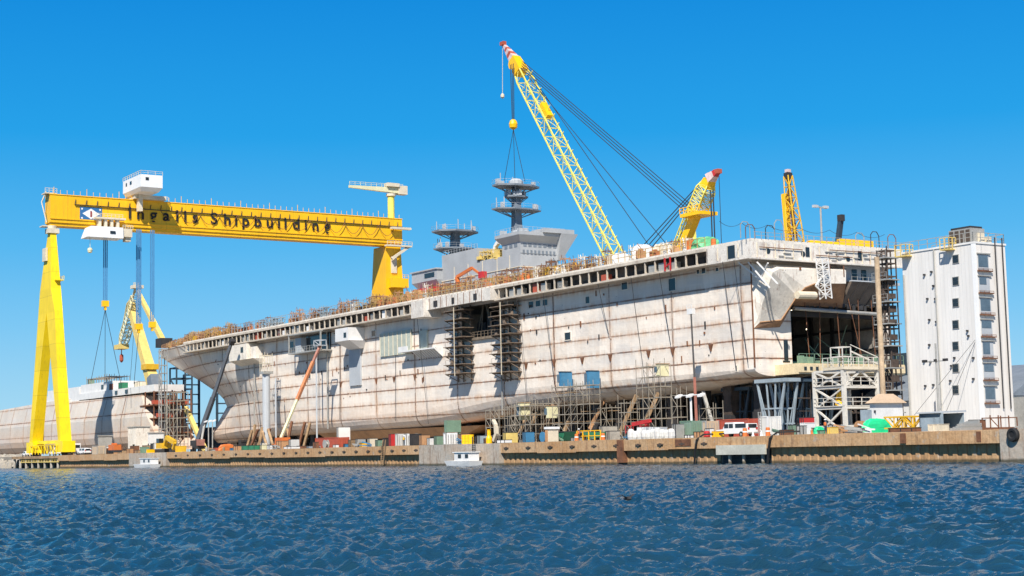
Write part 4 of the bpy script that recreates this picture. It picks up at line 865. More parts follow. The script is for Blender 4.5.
# red folded boom lift
rl=thing('boom_lift','red boom lift folded flat behind white bags on the quay','boom lift',(-24,sx(640,-24),GZ)); a,b=span(629,657,-24,2)
MB().box((-24,a+1,GZ+.5),(-22,b-1,GZ+1.3)).build('chassis','dark',rl); MB().hexa([(-24,a+1,GZ+1.3),(-22.4,a+1,GZ+1.3),(-22.4,b-2.4,GZ+1.3),(-24,b-2.4,GZ+1.3)],[(-24,a+1.6,GZ+2.1),(-22.4,a+1.6,GZ+2.1),(-22.4,b-3,GZ+2.1),(-24,b-3,GZ+2.1)]).build('turret','red',rl)
MB().bar((-23.2,a,GZ+2.7),(-23.2,b,GZ+2.3),.55).bar((-23.2,a+1,GZ+2.1),(-23.2,a,GZ+2.7),.4).build('boom','red',rl); q=MB().scaffold((-24,b-.4,GZ+1.),(-22.6,b+.8,GZ+2.1),1.4,1.2,1.1,.09,0); q.build('basket','red',rl)
each([MB().lathe((x,y,GZ+.5),[(.15,0),(.5,0),(.5,.35),(.15,.35)],12,0) for x in (-24.1,-22.2) for y in (a+1.6,b-1.6)],'wheel','black',rl)
# white bulk bags
for k in range(10):
    px=631+k*4.5; v=-29.5+(k%3)*.5; s=sx(px,v); r=random.Random(k); h=r.uniform(1.1,1.5); q=MB(); vs=[]
    for j,(rr,zz) in enumerate(((.36,0),(.45,.3),(.45,.75),(.36,1.),(.15,1.08))):
        for i in range(10):
            a=2*math.pi*i/10; e=lambda x:math.copysign(abs(x)**.6,x); kk=1+r.uniform(-.08,.08); vs.append((v+rr*e(math.cos(a))*kk,s+rr*e(math.sin(a))*kk,GZ+h*zz))
    q.add(vs,[(j*10+i,j*10+(i+1)%10,(j+1)*10+(i+1)%10,(j+1)*10+i) for j in range(4) for i in range(10)]+[tuple(range(40,50))])
    one(q,'bulk_bag','bagwhite',(v,s,GZ),'white bulk bag in the row before the red folded boom lift','bag','white bulk bags on the quay')
for k,px in enumerate((641,646,653,659)): pcrate(px,px+5,427.5,-26,1.6,'greylight',['pale wrapped bale left of three behind the bags','pale wrapped bale right under the red boom','pale wrapped bale between two others behind the bags','pale wrapped bale at the far right behind the bags'][k],'wrapped_bale','bale',trim='cleanwhite')
pcrate(676,681,424,-27,1.6,'steel','small grey cylinder rack left of the sage container','gas_rack','rack')
container(680,706,420.5,-25,'corrsage','faded sage green container behind the floodlight pole',frame='sage'); container(705,717,420.5,-25.5,'corrcream','cream container between the sage and the red ones')
container(716.5,762,418.8,-23,'corrred','bright red container behind the white pickup',frame='redbrown')
t=pcrate(714,722,431.5,-30.6,1.4,'yellow','yellow tank at the nose of the white pickup','tank','tank',trim='deepyellow')
s=sx(707,-30.5); one(MB().lathe((-30.5,s,GZ),[(.4,0),(.45,.2),(.4,.8),(.2,.9)],10),'red_keg','red',(-30.5,s,GZ),'small red keg left of the yellow tank','keg')
vehicle(717,757,-27.5,'pickup','large white pickup with a canopy parked before the red container','cleanwhite',L=6.2,H=1.95)
t,s0,s1,z=container(760,782,416,-26,'corrwhite','tall white site tank with a ladder right of the pickup',frame='white',name='site_tank',cat='tank'); q=MB()
for k in (0,1): q.bar((-26.2,s0+1+k*.5,GZ),(-26.2,s0+1+k*.5,z+.6),.07)
for k in range(9): q.bar((-26.2,s0+1,GZ+.3+k*.35),(-26.2,s0+1.5,GZ+.3+k*.35),.05)
q.build('ladder','steel',t)
pcrate(782,792,430,-28,1.8,'rust','rusty low bin right of the tall white tank','bin','bin'); pcrate(788,804,425,-24,2,'sage','long pale green rack behind the rusty bin')
t=pcrate(802.5,814,423,-27,1.8,'white','white hopper with red lid before the steel stair tower','hopper','hopper',trim='white'); pcrate(802,813,417.5,-22,2,'red','red winch standing behind the white hopper','winch','winch')
heap(814.5,824,426.5,-29.8,1.6,'tarp','small bright green tarp bundle at the quay edge','tarp_bundle','tarp',5); pcrate(828,836,427.5,-30.3,1.5,'paleyellow','square faded yellow box on the quay edge','box','box',trim='deepyellow')
heap(862,891,418.5,-28.5,4.6,'tarp','large bright green tarp covering a machine by the tan-roofed hut','tarp_cover','tarp',9,.42)
# small tan roofed hut
v=-20.; a,b=span(872,903,v,5); t=thing('small_hut','small white hut with a tan hipped roof at the ship stern','hut',(v,a,GZ)); z=zt(885,402.5,v); MB().box((v,a,GZ),(v+5,b,z)).build('wall','white',t)
q=MB(); q.hexa([(v-.4,a-.4,z),(v+5.4,a-.4,z),(v+5.4,b+.4,z),(v-.4,b+.4,z)],[(v+1.3,a+(b-a)*.3,z+1.15),(v+3.7,a+(b-a)*.3,z+1.15),(v+3.7,a+(b-a)*.7,z+1.15),(v+1.3,a+(b-a)*.7,z+1.15)]); q.build('roof','roof',t)
MB().box((v-.04,a+.5,GZ),(v-.01,a+2.4,z-.8)).build('roller_door','bluesteel',t); MB().box((v-.06,b-1.,z-1.2),(v-.01,b-.7,z-.9)).build('lamp','dark',t)
# yellow lattice sections lying on the quay
for k,(x0,x1,v) in enumerate(((884,922,-27),(889,923,-25.4))):
    a,b=span(x0,x1,v,1.4); one(MB().lattice((v+.8,a,GZ+1.2),(v+.8,b,GZ+1.2),1.3,max(3,int((b-a)/1.3)),.17,.11),'lattice_section','deepyellow',(v,a,GZ),['yellow crane lattice section lying nearest the green tarp','yellow crane lattice section lying just behind the first'][k],'boom section')
pcrate(866,886,428,-26,3,'dark','low dark steel plate stack behind the green tarp'); pcrate(888,922,428.5,-29.5,1.6,'rust','low rusty beam lying before the yellow lattice sections','steel_beam','beam')
# open grey shed
v=-27.; a,b=span(920,965,v,4); z=zt(940,413,v); t=thing('open_shed','pale grey open-fronted shed below the white tower','shed',(v,a,GZ)); q=MB(); q.box((v+3.8,a,GZ),(v+4,b,z)); q.box((v,b-3.4,GZ),(v+.15,b,z)); q.box((v,b-.15,GZ),(v+4,b,z)); q.box((v,a,GZ),(v+.2,a+.2,z)); q.box((v,(a+b)/2-.8,GZ),(v+.15,(a+b)/2-.5,z)); q.box((v,a,z-.5),(v+.15,b,z)); q.build('wall','bluesteel',t); MB().hexa([(v-.3,a-.2,z),(v+4.2,a-.2,z+.1),(v+4.2,b+.2,z+.1),(v-.3,b+.2,z)],[(v-.3,a-.2,z+.15),(v+4.2,a-.2,z+.3),(v+4.2,b+.2,z+.3),(v-.3,b+.2,z+.15)]).build('roof','greylight',t)
pcrate(928,950,424.5,-30,1.8,'cream','long tan concrete block on the quay in front of the grey shed','concrete_block','block',trim='cream')
for k in range(5): 
    a,b=span(950+k*3,982,-30.5+k*.7,.3); one(MB().box((-30.5+k*.7,a,GZ+.05),(-30.1+k*.7,b,GZ+.35+.12*k)).box((-30.5+k*.7,a+.2,GZ+.5+.1*k),(-30.2+k*.7,b-1,GZ+.75+.1*k)),'steel_beam','steel',(-30.5,a,GZ),'pale grey steel beam in the stack right of the tan block','beam','grey beams stacked on the quay')
a,b=span(983,1019,-30,3.2); t=thing('truss_section','rust red open steel frame lying at the right end of the quay','steel frame',(-30,a,GZ)); q=MB(); q.scaffold((-30,a,GZ+.3),(-27,b,GZ+1.3),3,1.4,1.,.1,.3); q.build('truss','rust',t); MB().box((-30,a,GZ+.02),(-27,b,GZ+.3)).build('base','rust',t)
a,b=span(972,984,-27.5,2); pcrate(972,984,420,-26,2,'rust','rusty machine between the grey beams and the red frame')
# moored small white work boats
def boat(px0,px1,v,label):
    s0,s1=sx(px1,v),sx(px0,v); L=s1-s0; t=thing('work_boat',label,'boat',(v,s0,0)); W_=2.6
    MB().hexa([(v+.3,s0+.3,-.4),(v+W_-.3,s0+.3,-.4),(v+W_-.5,s1-.9,-.4),(v+.5,s1-.9,-.4)],[(v,s0,.75),(v+W_,s0,.75),(v+W_-.3,s1,.85),(v+.3,s1,.85)]).build('hull','white',t)
    MB().box((v+.35,s0+.6,.8),(v+W_-.35,s0+L*.62,2.1)).build('cabin','white',t); MB().box((v+.2,s0+.4,2.1),(v+W_-.2,s0+L*.66,2.22)).build('cabin_roof','cleanwhite',t)
    each([MB().box((v+.3,s0+L*.1+k*L*.26,1.25),(v+.36,s0+L*.1+k*L*.26+.9,1.85)) for k in (0,1)],'window','glass',t); MB().rail((v+.3,s0+L*.68,.85),(v+.4,s1-.3,.9),.7,.9,.05).build('railing','steel',t)
boat(132,150,QV-3.2,'small white cabin boat moored at the far grey concrete section'); boat(442,468.5,QV-3.2,'white cabin boat moored under the white site cabin')
# seagull flying over the water
gx=at(628,498,s=-94); 
def bird():
    r=ray(628,498.5); p=Vector((0,0,CH))+r*(68/r.y); q=p-A; p=(q.dot(V),q.dot(U),q.z); t=thing('seagull','seagull flying low over the dark water','bird',p)
    B=MB(); B.lathe(p,[(.02,-.42),(.10,-.3),(.16,0),(.12,.22),(.10,.30),(.115,.38),(.03,.5)],8,1); 
    for sg in (-1,1): B.add([(p[0]+sg*.1,p[1]+.18,p[2]+.05),(p[0]+sg*.1,p[1]-.14,p[2]+.05),(p[0]+sg*.6,p[1]-.1,p[2]+.28),(p[0]+sg*.6,p[1]+.16,p[2]+.30),(p[0]+sg*1.15,p[1]-.28,p[2]+.12),(p[0]+sg*1.,p[1]+.02,p[2]+.18)],[(0,1,2,3),(3,2,4,5),(3,2,1,0),(5,4,2,3)])
    B.v=[tuple(p[k]+(c[k]-p[k])*.6 for k in range(3)) for c in B.v]; B.build('body','dark',t)
bird()
rs=random.Random(78)
for k in range(110):
    px=rs.choice([rs.uniform(206,345),rs.uniform(350,560),rs.uniform(560,720),rs.uniform(780,880)]); v=rs.uniform(-30.5,-24) if rs.random()<.7 else rs.uniform(-22,-12); s=sx(px,v); kind=rs.random(); m=rs.choice(['rust','steel','orangerust','timber','dark','white','sage','cream','blue','redbrown','steel'])
    cn={'rust':'rusty','steel':'grey','orangerust':'tan','timber':'brown','dark':'dark','white':'white','sage':'pale green','cream':'cream','blue':'blue','redbrown':'red brown'}[m]
    if kind<.45: crate(v,s,rs.uniform(.6,1.2),rs.uniform(.5,1.6),rs.uniform(.4,1.3),m,'small '+cn+' scrap crate in the litter along the quay',name='scrap_crate',group='scrap crates along the quay')
    elif kind<.75:
        q=MB(); 
        for j in range(5): q.bar((v+rs.uniform(0,1.2),s+rs.uniform(-.3,.3),GZ+.1+.12*j),(v+rs.uniform(0,1.2),s+rs.uniform(1.5,3),GZ+.1+.12*j+rs.uniform(0,.6)),rs.uniform(.08,.2))
        one(q,'scrap_bundle',m,(v,s,GZ),'bundle of '+cn+' scrap bars in the litter along the quay','scrap','scrap bundles along the quay')
    elif kind<.9: one(MB().lathe((v,s,GZ),[(.3,0),(.3,.45),(.33,.47),(.3,.5),(.3,.9),(.2,.93)],10),'oil_drum',m,(v,s,GZ),'small '+cn+' oil drum in the litter along the quay','drum','oil drums along the quay')
    else: one(MB().lathe((v,s,GZ+.8),[(.15,-.35),(.8,-.35),(.8,-.28),(.35,-.26),(.35,.26),(.8,.28),(.8,.35),(.15,.35)],14,0),'cable_reel',m,(v,s,GZ),cn+' cable reel standing in the litter along the quay','cable reel','cable reels along the quay')
def person(px,v,top,trou,label):
    s=sx(px,v); z=GZ; sk=[(0,0,.93),(0,0,1.2),(0,0,1.45),(0,0,1.55),(0,.02,1.68),(.0,.19,1.42),(.03,.25,1.15),(.1,.24,.92),(0,-.19,1.42),(.03,-.25,1.15),(.1,-.24,.92),(0,.1,.88),(.02,.12,.5),(0,.13,.06),(.14,.13,.03),(0,-.1,.88),(-.02,-.12,.5),(-.04,-.13,.06),(.1,-.13,.03)]
    ed=[(0,1),(1,2),(2,3),(3,4),(2,5),(5,6),(6,7),(2,8),(8,9),(9,10),(0,11),(11,12),(12,13),(13,14),(0,15),(15,16),(16,17),(17,18)]
    rd=[.15,.15,.14,.06,.11,.07,.05,.04,.07,.05,.04,.1,.07,.05,.05,.1,.07,.05,.05]
    me=bpy.data.meshes.new('person'); me.from_pydata([(-x,y,zz) for x,y,zz in sk],ed,[]); o=bpy.data.objects.new('person',me); sc.collection.objects.link(o)
    m=o.modifiers.new('skin','SKIN'); sv=me.skin_vertices[0].data
    for i,r_ in enumerate(rd): sv[i].radius=(r_,r_)
    sv[0].use_root=True; o.modifiers.new('sub','SUBSURF').levels=1; me.materials.append(M[trou]); o.location=W((v,s,z)); o.rotation_euler=(0,0,ROT); o['_b']=(v,s,z); tag(o,label,'person')
    MB().lathe((v,s,z+1.08),[(.2,0),(.22,.2),(.2,.38),(.1,.42)],10).build('vest',top,o); MB().lathe((v,s+.02,z+1.74),[(.15,0),(.14,.06),(.08,.13)],10).build('helmet','cleanwhite',o)
person(579,-30.5,'orange','navy','person in an orange vest standing by the yellow railing on the quay'); person(404,-30.6,'yellow','navy','person in a yellow vest before the pale grey container'); person(826,-30.4,'orange','navy','person in an orange vest between the green bundle and the yellow box')
# ------------------------------------------------------------------ under the ship: cribs, trestles, scaffolds
kb=None; kn=0
for s in np.arange(4,236,7.2):
    for v in (5.,15.,25.):
        zt_=lerp_tab(s,zbt)
        if s>215 and v!=15.: continue
        t=thing('keel_block','dark stacked keel block in the rows carrying the ship','keel block',(v,s,GZ),'keel blocks under the hull'); h=zt_-GZ
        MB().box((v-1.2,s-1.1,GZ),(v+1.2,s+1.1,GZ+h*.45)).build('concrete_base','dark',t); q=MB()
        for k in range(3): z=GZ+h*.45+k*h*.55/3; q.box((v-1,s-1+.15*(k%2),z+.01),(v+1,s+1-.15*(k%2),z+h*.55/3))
        q.build('timber_stack','rustdark' if kn%2 else 'dark',t); kn+=1  # stack colour darkened; it carries the shade under the hull
bw=thing('under_hull_backdrop','long dark backdrop wall added behind the ship to darken the under-hull','wall',(34,-14,GZ)); MB().box((34,-14,GZ),(36,222,17)).build('wall','navy',bw); each([MB().box((33.6,s,GZ),(33.99,s+.5,16.9)) for s in range(-12,220,9)],'buttress','dark',bw)  # added wall; blocks the sky behind so the under-hull stays dark
# orange cradle under the midships bottom
a,b=sx(489,3.),sx(344,3.); t=thing('cradle_pontoon','long rust-orange cradle carrying the midships bottom','cradle',(3,a,GZ)); 
MB().hexa([(3.4,a+10,5.4),(24,a+10,5.4),(24,b-1,5.4),(3.4,b-1,5.4)],[(1.6,a,7.3),(26,a,7.3),(26,b,7.3),(1.6,b,7.3)]).build('beam','orangerust',t); each([MB().box((4,s,GZ),(6.5,s+2,5.38)) for s in np.arange(a+12,b-4,8)],'foot','dark',t)
a,b=sx(344,1.),sx(308,1.); one(MB().hexa([(3,a,6.0),(20,a,6.),(20,b-5,6),(3,b-5,6)],[(1.2,a,8.2),(22,a,8.2),(22,b,8.6),(1.2,b,8.6)]),'hull_cradle','orangerust',(3,a,GZ+2),'short tan cradle beam under the hull behind the red container','cradle')
# struts and crib props mid-aft
for px0,px1,v,mat in ((515,513,-2,'timber'),(534,536,-3,'orangerust'),(540,541,-1,'timber'),(583,587,-2,'orangerust'),(616,619,-3,'timber'),(637,641,-3,'timber'),(560,558,-1,'timber'),(524,522,-1,'timber')):
    s=sx(px0,v); z=lerp_tab(s,zbt); one(MB().bar((v,s,GZ),(v+4,sx(px1,v),z+.3),.5),'timber_shore',mat,(v,s,GZ),'thick brown raking shore standing between the scaffolds under the ship side','shore','raking shores between the scaffolds')
def scaf(px0,px1,py,v,dv,label,mat='scaf',ds=1.7,jit=1.5,dz=1.7,r=.075,base=GZ):
    a,b=span(px0,px1,v,dv); z=zt((px0+px1)/2,py,v); t=thing('scaffold_tower',label,'scaffold',(v,a,base)); MB().scaffold((v,a,base),(v+dv,b,z),dv,ds,dz,r,jit,.5).build('frame',mat,t)
    q=MB(); 
    for k in range(int((b-a)/ds)+1):
        for j in range(int((z-base)/dz)):
            if random.random()<.3: MB().box((v+.2,a+k*ds*.9,base+(j+1)*dz+.03),(v+dv-.2,min(b,a+k*ds*.9+ds*.8),base+(j+1)*dz+.12)).build('plank','timber',t)
    return t
scaf(505,547,406,-7,2.4,'scaffold tower left of the two blue boxes, under the hull'); scaf(553,601,386,-8,2.2,'tall scaffold tower below the two blue boxes'); scaf(619,640,403,-8,1.8,'low narrow scaffold left of the tallest one'); scaf(638,673,366,-7.5,2.2,'tallest scaffold tower beside the hull, cabin on its top'); scaf(672,688,395,-7,2,'short scaffold right of the tallest one')
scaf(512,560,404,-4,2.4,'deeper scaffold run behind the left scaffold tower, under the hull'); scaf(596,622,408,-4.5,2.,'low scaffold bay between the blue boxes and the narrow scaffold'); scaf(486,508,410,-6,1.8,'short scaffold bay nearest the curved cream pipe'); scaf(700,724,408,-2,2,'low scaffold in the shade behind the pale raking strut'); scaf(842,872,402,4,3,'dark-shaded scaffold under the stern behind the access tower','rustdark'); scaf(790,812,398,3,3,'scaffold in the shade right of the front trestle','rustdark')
for px0,px1,py0,py1,mat,lb in ((561,572,372,386,'blue','blue boarded box hung high over the scaffold, left one'),(588,600,371,388,'blue','blue boarded box hung over the scaffold, right and larger one'),(659,671,364,376,'palecream','cream boarded cabin on top of the tallest scaffold'),(519,531,403,420,'palecream','cream boarded shelter on the left scaffold'),(549,557,406,418,'palecream','cream boarded shelter left of the blue boxes')):
    v=-3.2 if mat=='blue' else -6.5; a,b=span(px0,px1,v,2.2); z0,z1=zt(px0,py1,v),zt(px0,py0,v); t=thing('shelter_box',lb,'shelter',(v,a,z0)); MB().box((v,a,z0),(v+(2.4 if mat=='blue' else 2.0),b,z1)).build('wall',mat,t); MB().box((v-.1,a-.1,z1),(v+2.2,b+.1,z1+.12)).build('lid','navy' if mat=='blue' else 'timber',t); MB().box((v-.04,a+.5,z0+.6),(v-.01,a+1.3,z1-.4)).build('opening','skyglass',t)
# pale blue V-trestles under the stern; rear ones navy, shade put into the colour
def trestle(px,v,label,z1,mat='bluesteel'):
    s=sx(px,v); t=thing('steel_trestle',label,'trestle',(v,s,GZ)); q=MB(); 
    for dv in (0,2.6):
        for k in (-1,1): q.bar((v+dv,s+k*1.2,GZ),(v+dv,s+k*3.,z1-.6),.26); q.bar((v+dv,s+k*.4,GZ),(v+dv,s+k*1.,z1-.6),.2); q.bar((v+dv,s+k*.4,GZ),(v+dv,s+k*2.8,z1-1.),.15)
    for z in (GZ+2.,GZ+4.3): q.bar((v,s-2.,z),(v,s+2.,z),.22); q.bar((v+2.6,s-2.,z),(v+2.6,s+2.,z),.22)
    q.build('leg_frame',mat,t); MB().box((v-.3,s-3.4,z1-.55),(v+2.9,s+3.4,z1)).build('head_beam',mat,t); MB().box((v-.4,s-1.8,GZ),(v+3,s+1.8,GZ+.3)).build('base_plate',mat,t)
trestle(738,5,'steel trestle under the stern, shade in its navy colour, left of the front one',11.6,'navy'); trestle(773,-1.5,'pale steel trestle under the stern, standing in front',12.2); trestle(792,6,'steel trestle under the stern, shade in its navy colour, behind the front one',12.4,'navy'); trestle(812,11,'steel trestle deepest under the stern opening, shade in its navy colour',12.4,'navy'); trestle(728,12,'pale steel trestle set back under the stern, shade put into its navy colour',11.4,'navy')
p=at(703,392,v=2); q=at(716,418,v=-3); one(MB().bar((q[0],q[1],GZ),p,.5),'raking_strut','steel',(q[0],q[1],GZ),'thick pale raking strut under the hull near the floodlight pole','strut')
# red-brown boom lift up the ship side
v=-16; s=sx(697,v); t=thing('boom_lift','upright boom lift, red below and dark above, with a small white basket','boom lift',(v,s,GZ)); MB().box((v-1.2,s-2.5,GZ+.5),(v+1.2,s+2.5,GZ+1.8)).build('chassis','orange',t); each([MB().lathe((x,s+y,GZ+.55),[(.15,0),(.55,0),(.55,.4),(.15,.4)],12,0) for x in (v-1.4,v+1) for y in (-1.8,1.8)],'wheel','black',t)
a=(v,s,GZ+1.8); b=at(694.5,378,v=-12); c=at(691,313,v=-6); MB().bar(a,b,.4).build('lower_boom','brownhole',t); MB().bar(b,c,.3,w2=.24).build('upper_boom','dark',t); MB().box((c[0]-.35,c[1]-.6,c[2]-.2),(c[0]+.35,c[1]+.6,c[2]+.7)).rail((c[0]-.35,c[1]-.6,c[2]+.7),(c[0]-.35,c[1]+.6,c[2]+.7),.6,.6,.06).build('basket','white',t)
# steel stair tower carrying the stern platform
v=-9.5; s0,s1=sx(846,v),sx(817,v); dw=at(878,400,s=s0)[0]-v; t=thing('access_tower','pale steel braced access tower standing below the stern platform','access tower',(v,s0,GZ)); z=12.2; q=MB(); sm=s0+(s1-s0)*.5
for y in (s0,s1):
    for x in (v,v+dw): q.bar((x,y,GZ),(x,y,z),.5)
for zz in (GZ+1.2,GZ+3.7,GZ+6.5,z):
    for x in (v,v+dw): q.bar((x,s0,zz),(x,s1,zz),.28)
    for y in (s0,s1): q.bar((v,y,zz),(v+dw,y,zz),.28)
for z0,z1 in ((GZ,GZ+3.7),(GZ+6.5,z)):
    q.bar((v,s0,z0),(v,s1,z1),.24); q.bar((v,s1,z0),(v,s0,z1),.24)
q.bar((v,s0,GZ+3.7),(v,s1,GZ+6.5),.24); q.bar((v,s0,GZ+6.5),(v,s1,GZ+3.7),.2)
q.bar((v,s0,GZ+6.5),(v+dw/2,s0,z),.3); q.bar((v+dw,s0,GZ+6.5),(v+dw/2,s0,z),.3)
q.build('frame','steelpale',t)
q=MB()
for zz in (GZ+3.9,GZ+6.7): q.box((v-.3,s0,zz),(v+dw,s1,zz+.1)); q.rail((v-.3,s0,zz+.1),(v-.3,s1,zz+.1),1.1,1.6,.08); q.rail((v-.3,s0-.2,zz+.1),(v+dw,s0-.2,zz+.1),1.1,1.6,.08)
q.build('walkway','steelpale',t); q=MB(); q.box((v-.3,s0-.5,z+.1),(v+dw+1.,s1-2,z+.5)); q.build('top_deck','cream',t)
q=MB(); q.rail((v-.3,s0-.4,z+.5),(v-.3,s1-2,z+.5),1.3,1.,.08); q.rail((v-.3,s0-.4,z+.5),(v+dw+1,s0-.4,z+.5),1.3,1.,.08); q.scaffold((v,s0,z+.5),(v+1.6,s0+2.2,z+3.2),1.6,2.2,1.3,.12,0,.0); q.bar((v+1.6,s0,z+2.6),(v+dw+1.2,s0,z+.6),.2); q.bar((v+1.6,s0,z+3.5),(v+dw+1.2,s0,z+1.6),.1); q.build('stair','steelpale',t)
one(MB().lathe((v+1,s0+(s1-s0)*.36,GZ+3.99),[(.6,0),(.45,1),(.15,2.3),(.05,2.4)],8),'yellow_cover','yellow',(v+1,sm,GZ+4),'yellow cone-shaped cover hanging inside the access tower','cover')
# black staging tower between the ship and the white tower
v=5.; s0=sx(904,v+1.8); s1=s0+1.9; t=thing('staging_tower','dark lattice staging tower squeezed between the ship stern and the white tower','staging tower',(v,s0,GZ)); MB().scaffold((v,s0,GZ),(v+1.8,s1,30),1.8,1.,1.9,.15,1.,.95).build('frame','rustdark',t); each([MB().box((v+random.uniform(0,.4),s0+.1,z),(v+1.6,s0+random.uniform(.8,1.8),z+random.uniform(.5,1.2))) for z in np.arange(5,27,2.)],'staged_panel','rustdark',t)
each([MB().box((v-.8,s0-.5,z),(v+1.9,s1+.5,z+.16)).rail((v-.8,s0-.5,z+.17),(v-.8,s1+.4,z+.17),1,1.4,.05) for z in [GZ+3+k*3.2 for k in range(8)]],'ledge','steel',t)
s=sx(885,-5.5); one(MB().tube((-5.5,s,GZ),(-5.5,s,zt(884,256,-5.5)),.36,n=12),'standpipe','tanpipe',(-5.5,s,GZ),'tall tan standpipe rising in front of the dark staging tower','pipe')
M['pinkwhite']=paint('faded_striped_white',(.66,.50,.48),.5,var=.25)
# ------------------------------------------------------------------ gantry crane
GS=262.; a0=at(50.5,192,s=GS); a1=at(50.5,226,s=GS); b0=at(402,221.5,s=GS); b1=at(402,248,s=GS)
gv0,gv1=a0[0],b0[0]; zt0,zb0=a0[2],a1[2]; zt1,zb1=b0[2],b1[2]
zT=(zt0+zt1)/2; zB=(zb0+zb1)/2+.4
GSW=5.
gc=thing('gantry_crane','giant yellow shipyard gantry crane spanning the quay beside the bow','gantry crane',(gv0+2,GS+3,GZ))
gd=MB().box((gv0,GS,zB+.9),(gv1,GS+GSW,zT)).box((gv0+.3,GS+.35,zB),(gv1-.3,GS+GSW-.35,zB+.88)).box((gv0,GS-.25,zB+1.9),(gv1,GS-.003,zB+2.25)).box((gv0-.1,GS-.15,zT+.003),(gv1+.1,GS+GSW,zT+.25)).build('girder','yellow_plate',gc)
q=MB(); 
for k in range(60):
    v=gv0+1+(gv1-gv0-2)*k/59; q.bar((v,GS+.1,zT+.25),(v,GS+.1,zT+1.5),.10)
    if k%5==0: q.bar((v,GS+.1,zT+.25),(v,GS+.1,zT+2.3),.12)
q.build('top_railing','yellow',gd)
q=MB().box((gv0+7,GS-.5,zT-2.6),(gv1,GS-.05,zT-2.45)); 
for k in range(34): v=gv0+7+k*(gv1-gv0-9)/33; q.bar((v,GS-.45,zT-2.5),(v+.4,GS-.1,zT-1.0),.16)
q.build('cable_track','dark',gd)
# festoon cable loops
f0=at(160,205,s=GS-.6)[0]; L_=(gv1-f0-3)/13; fe=[]
for k in range(13): 
    p=(f0+k*L_,GS-.7,zT-2.5); fe.append(MB().cable(p,(p[0]+L_,p[1],p[2]),3.4 if k>0 else 2.2,.13,10))
each(fe,'festoon_loop','brownish' if 'brownish' in M else 'rust',gc)
# lettering
let=[]
def glyph_mesh(ch,size):
    cu=bpy.data.curves.new('t','FONT'); cu.body=ch; cu.size=size; cu.extrude=.03; cu.offset=.09; cu.align_x='CENTER'; o=bpy.data.objects.new('t',cu); sc.collection.objects.link(o)
    dg=bpy.context.evaluated_depsgraph_get(); me=bpy.data.meshes.new_from_object(o.evaluated_get(dg)); V_=[v.co.copy() for v in me.vertices]; F_=[tuple(p.vertices) for p in me.polygons]
    bpy.data.objects.remove(o); bpy.data.curves.remove(cu); bpy.data.meshes.remove(me); return V_,F_
word=[('I',129.6),('n',140.3),('g',153.3),('a',166.),('l',176.9),('l',184.9),('s',195.),('S',213.8),('h',227.),('i',235.8),('p',245.3),('b',257.5),('u',269.5),('i',278.6),('l',285.2),('d',296.),('i',305.6),('n',315.2),('g',327.)]
TS=4.9
base_z=at(129.6,221.5,s=GS)[2]
for ch,px in word:
    V_,F_=glyph_mesh(ch,TS); py=221.5+(px-129.6)*(241.3-221.5)/(327-129.6)
    p=at(px,py-3,s=GS-.05); let.append(MB().add([(p[0]+v.x*1.05,GS-.30+(-v.z),zB+3.4+v.y) for v in V_],F_))
each(let,'letter','black',gd)
# emblem
p=at(80,205,s=GS-.1); q_=at(102,219,s=GS-.1); ev0,ev1,ez1,ez0=p[0],q_[0],zT-3.0,zT-6.9
em=MB().box((ev0,GS-.12,ez0),(ev1,GS-.004,ez1)).build('emblem_board','blueclear',gc); cv,cz=(ev0+ev1)/2,(ez0+ez1)/2
MB().prism([(ev0+.7,GS-.15,cz),(cv,GS-.15,ez0+.4),(ev1-.7,GS-.15,cz),(cv,GS-.15,ez1-.4)],(0,.02,0)).build('diamond','cleanwhite',em)
V_,F_=glyph_mesh('I',2.3); MB().add([(cv+v.x*1.2,GS-.19,cz-.82+v.y) for v in V_],F_).build('letter','red',em)
each([MB().lathe((v,GS-.16,z),[(.02,0),(.28,0),(.28,.03),(.02,.03)],10,1) for v in (ev0+.6,ev1-.6) for z in (ez0+.6,ez1-.6)],'dot','cleanwhite',em)
# near A-frame leg
lv=gv0-.8; lw=4.0; s_top=GS+3.2
def legpart(name,sA,zA,hA,sB,zB_,hB,v0,w,mat):
    return MB().hexa([(v0,sA-hA,zA),(v0+w,sA-hA,zA),(v0+w,sA+hA,zA),(v0,sA+hA,zA)],[(v0,sB-hB,zB_),(v0+w,sB-hB,zB_),(v0+w,sB+hB,zB_),(v0,sB+hB,zB_)]).build(name,mat,gc)
def legsec(px0,px1,py,w,vo=.0):
    """four corners of a leg section whose photo extent is px0..px1"""
    v0=lv+vo; s1_=at(px0,py,v=v0)[1]; s0_=at(px1,py,v=v0+w)[1]; z=at((px0+px1)/2,py,v=v0+w/2)[2]
    if s1_-s0_<1.6: m=(s0_+s1_)/2; s0_,s1_=m-.8,m+.8
    return [(v0,s0_,z),(v0+w,s0_,z),(v0+w,s1_,z),(v0,s1_,z)]
A_=legsec(47.8,56.2,238,1.7,.9); B_=legsec(40.,61,290,2.9,.4); C_=legsec(38.3,62.7,313,2.3,.6)
zc=C_[0][2]; A_=[(x,y,zB-2.3) for x,y,_ in A_]
MB().hexa(B_,A_).build('leg_head','leg_plate',gc); MB().hexa([(x,y,zc) for x,y,_ in C_],[(x,y,B_[0][2]-.01) for x,y,_ in B_]).build('leg_head','leg_plate',gc)
lL=legsec(29.,42.5,447,3.2); lR=legsec(58.5,72,447,3.2); sm_=(C_[0][1]+C_[2][1])/2; w3=C_[1][0]-C_[0][0]
cl=[(C_[0][0],sm_+.02,zc-.02),(C_[1][0],sm_+.02,zc-.02),(C_[2][0],C_[2][1],zc-.02),(C_[3][0],C_[3][1],zc-.02)]
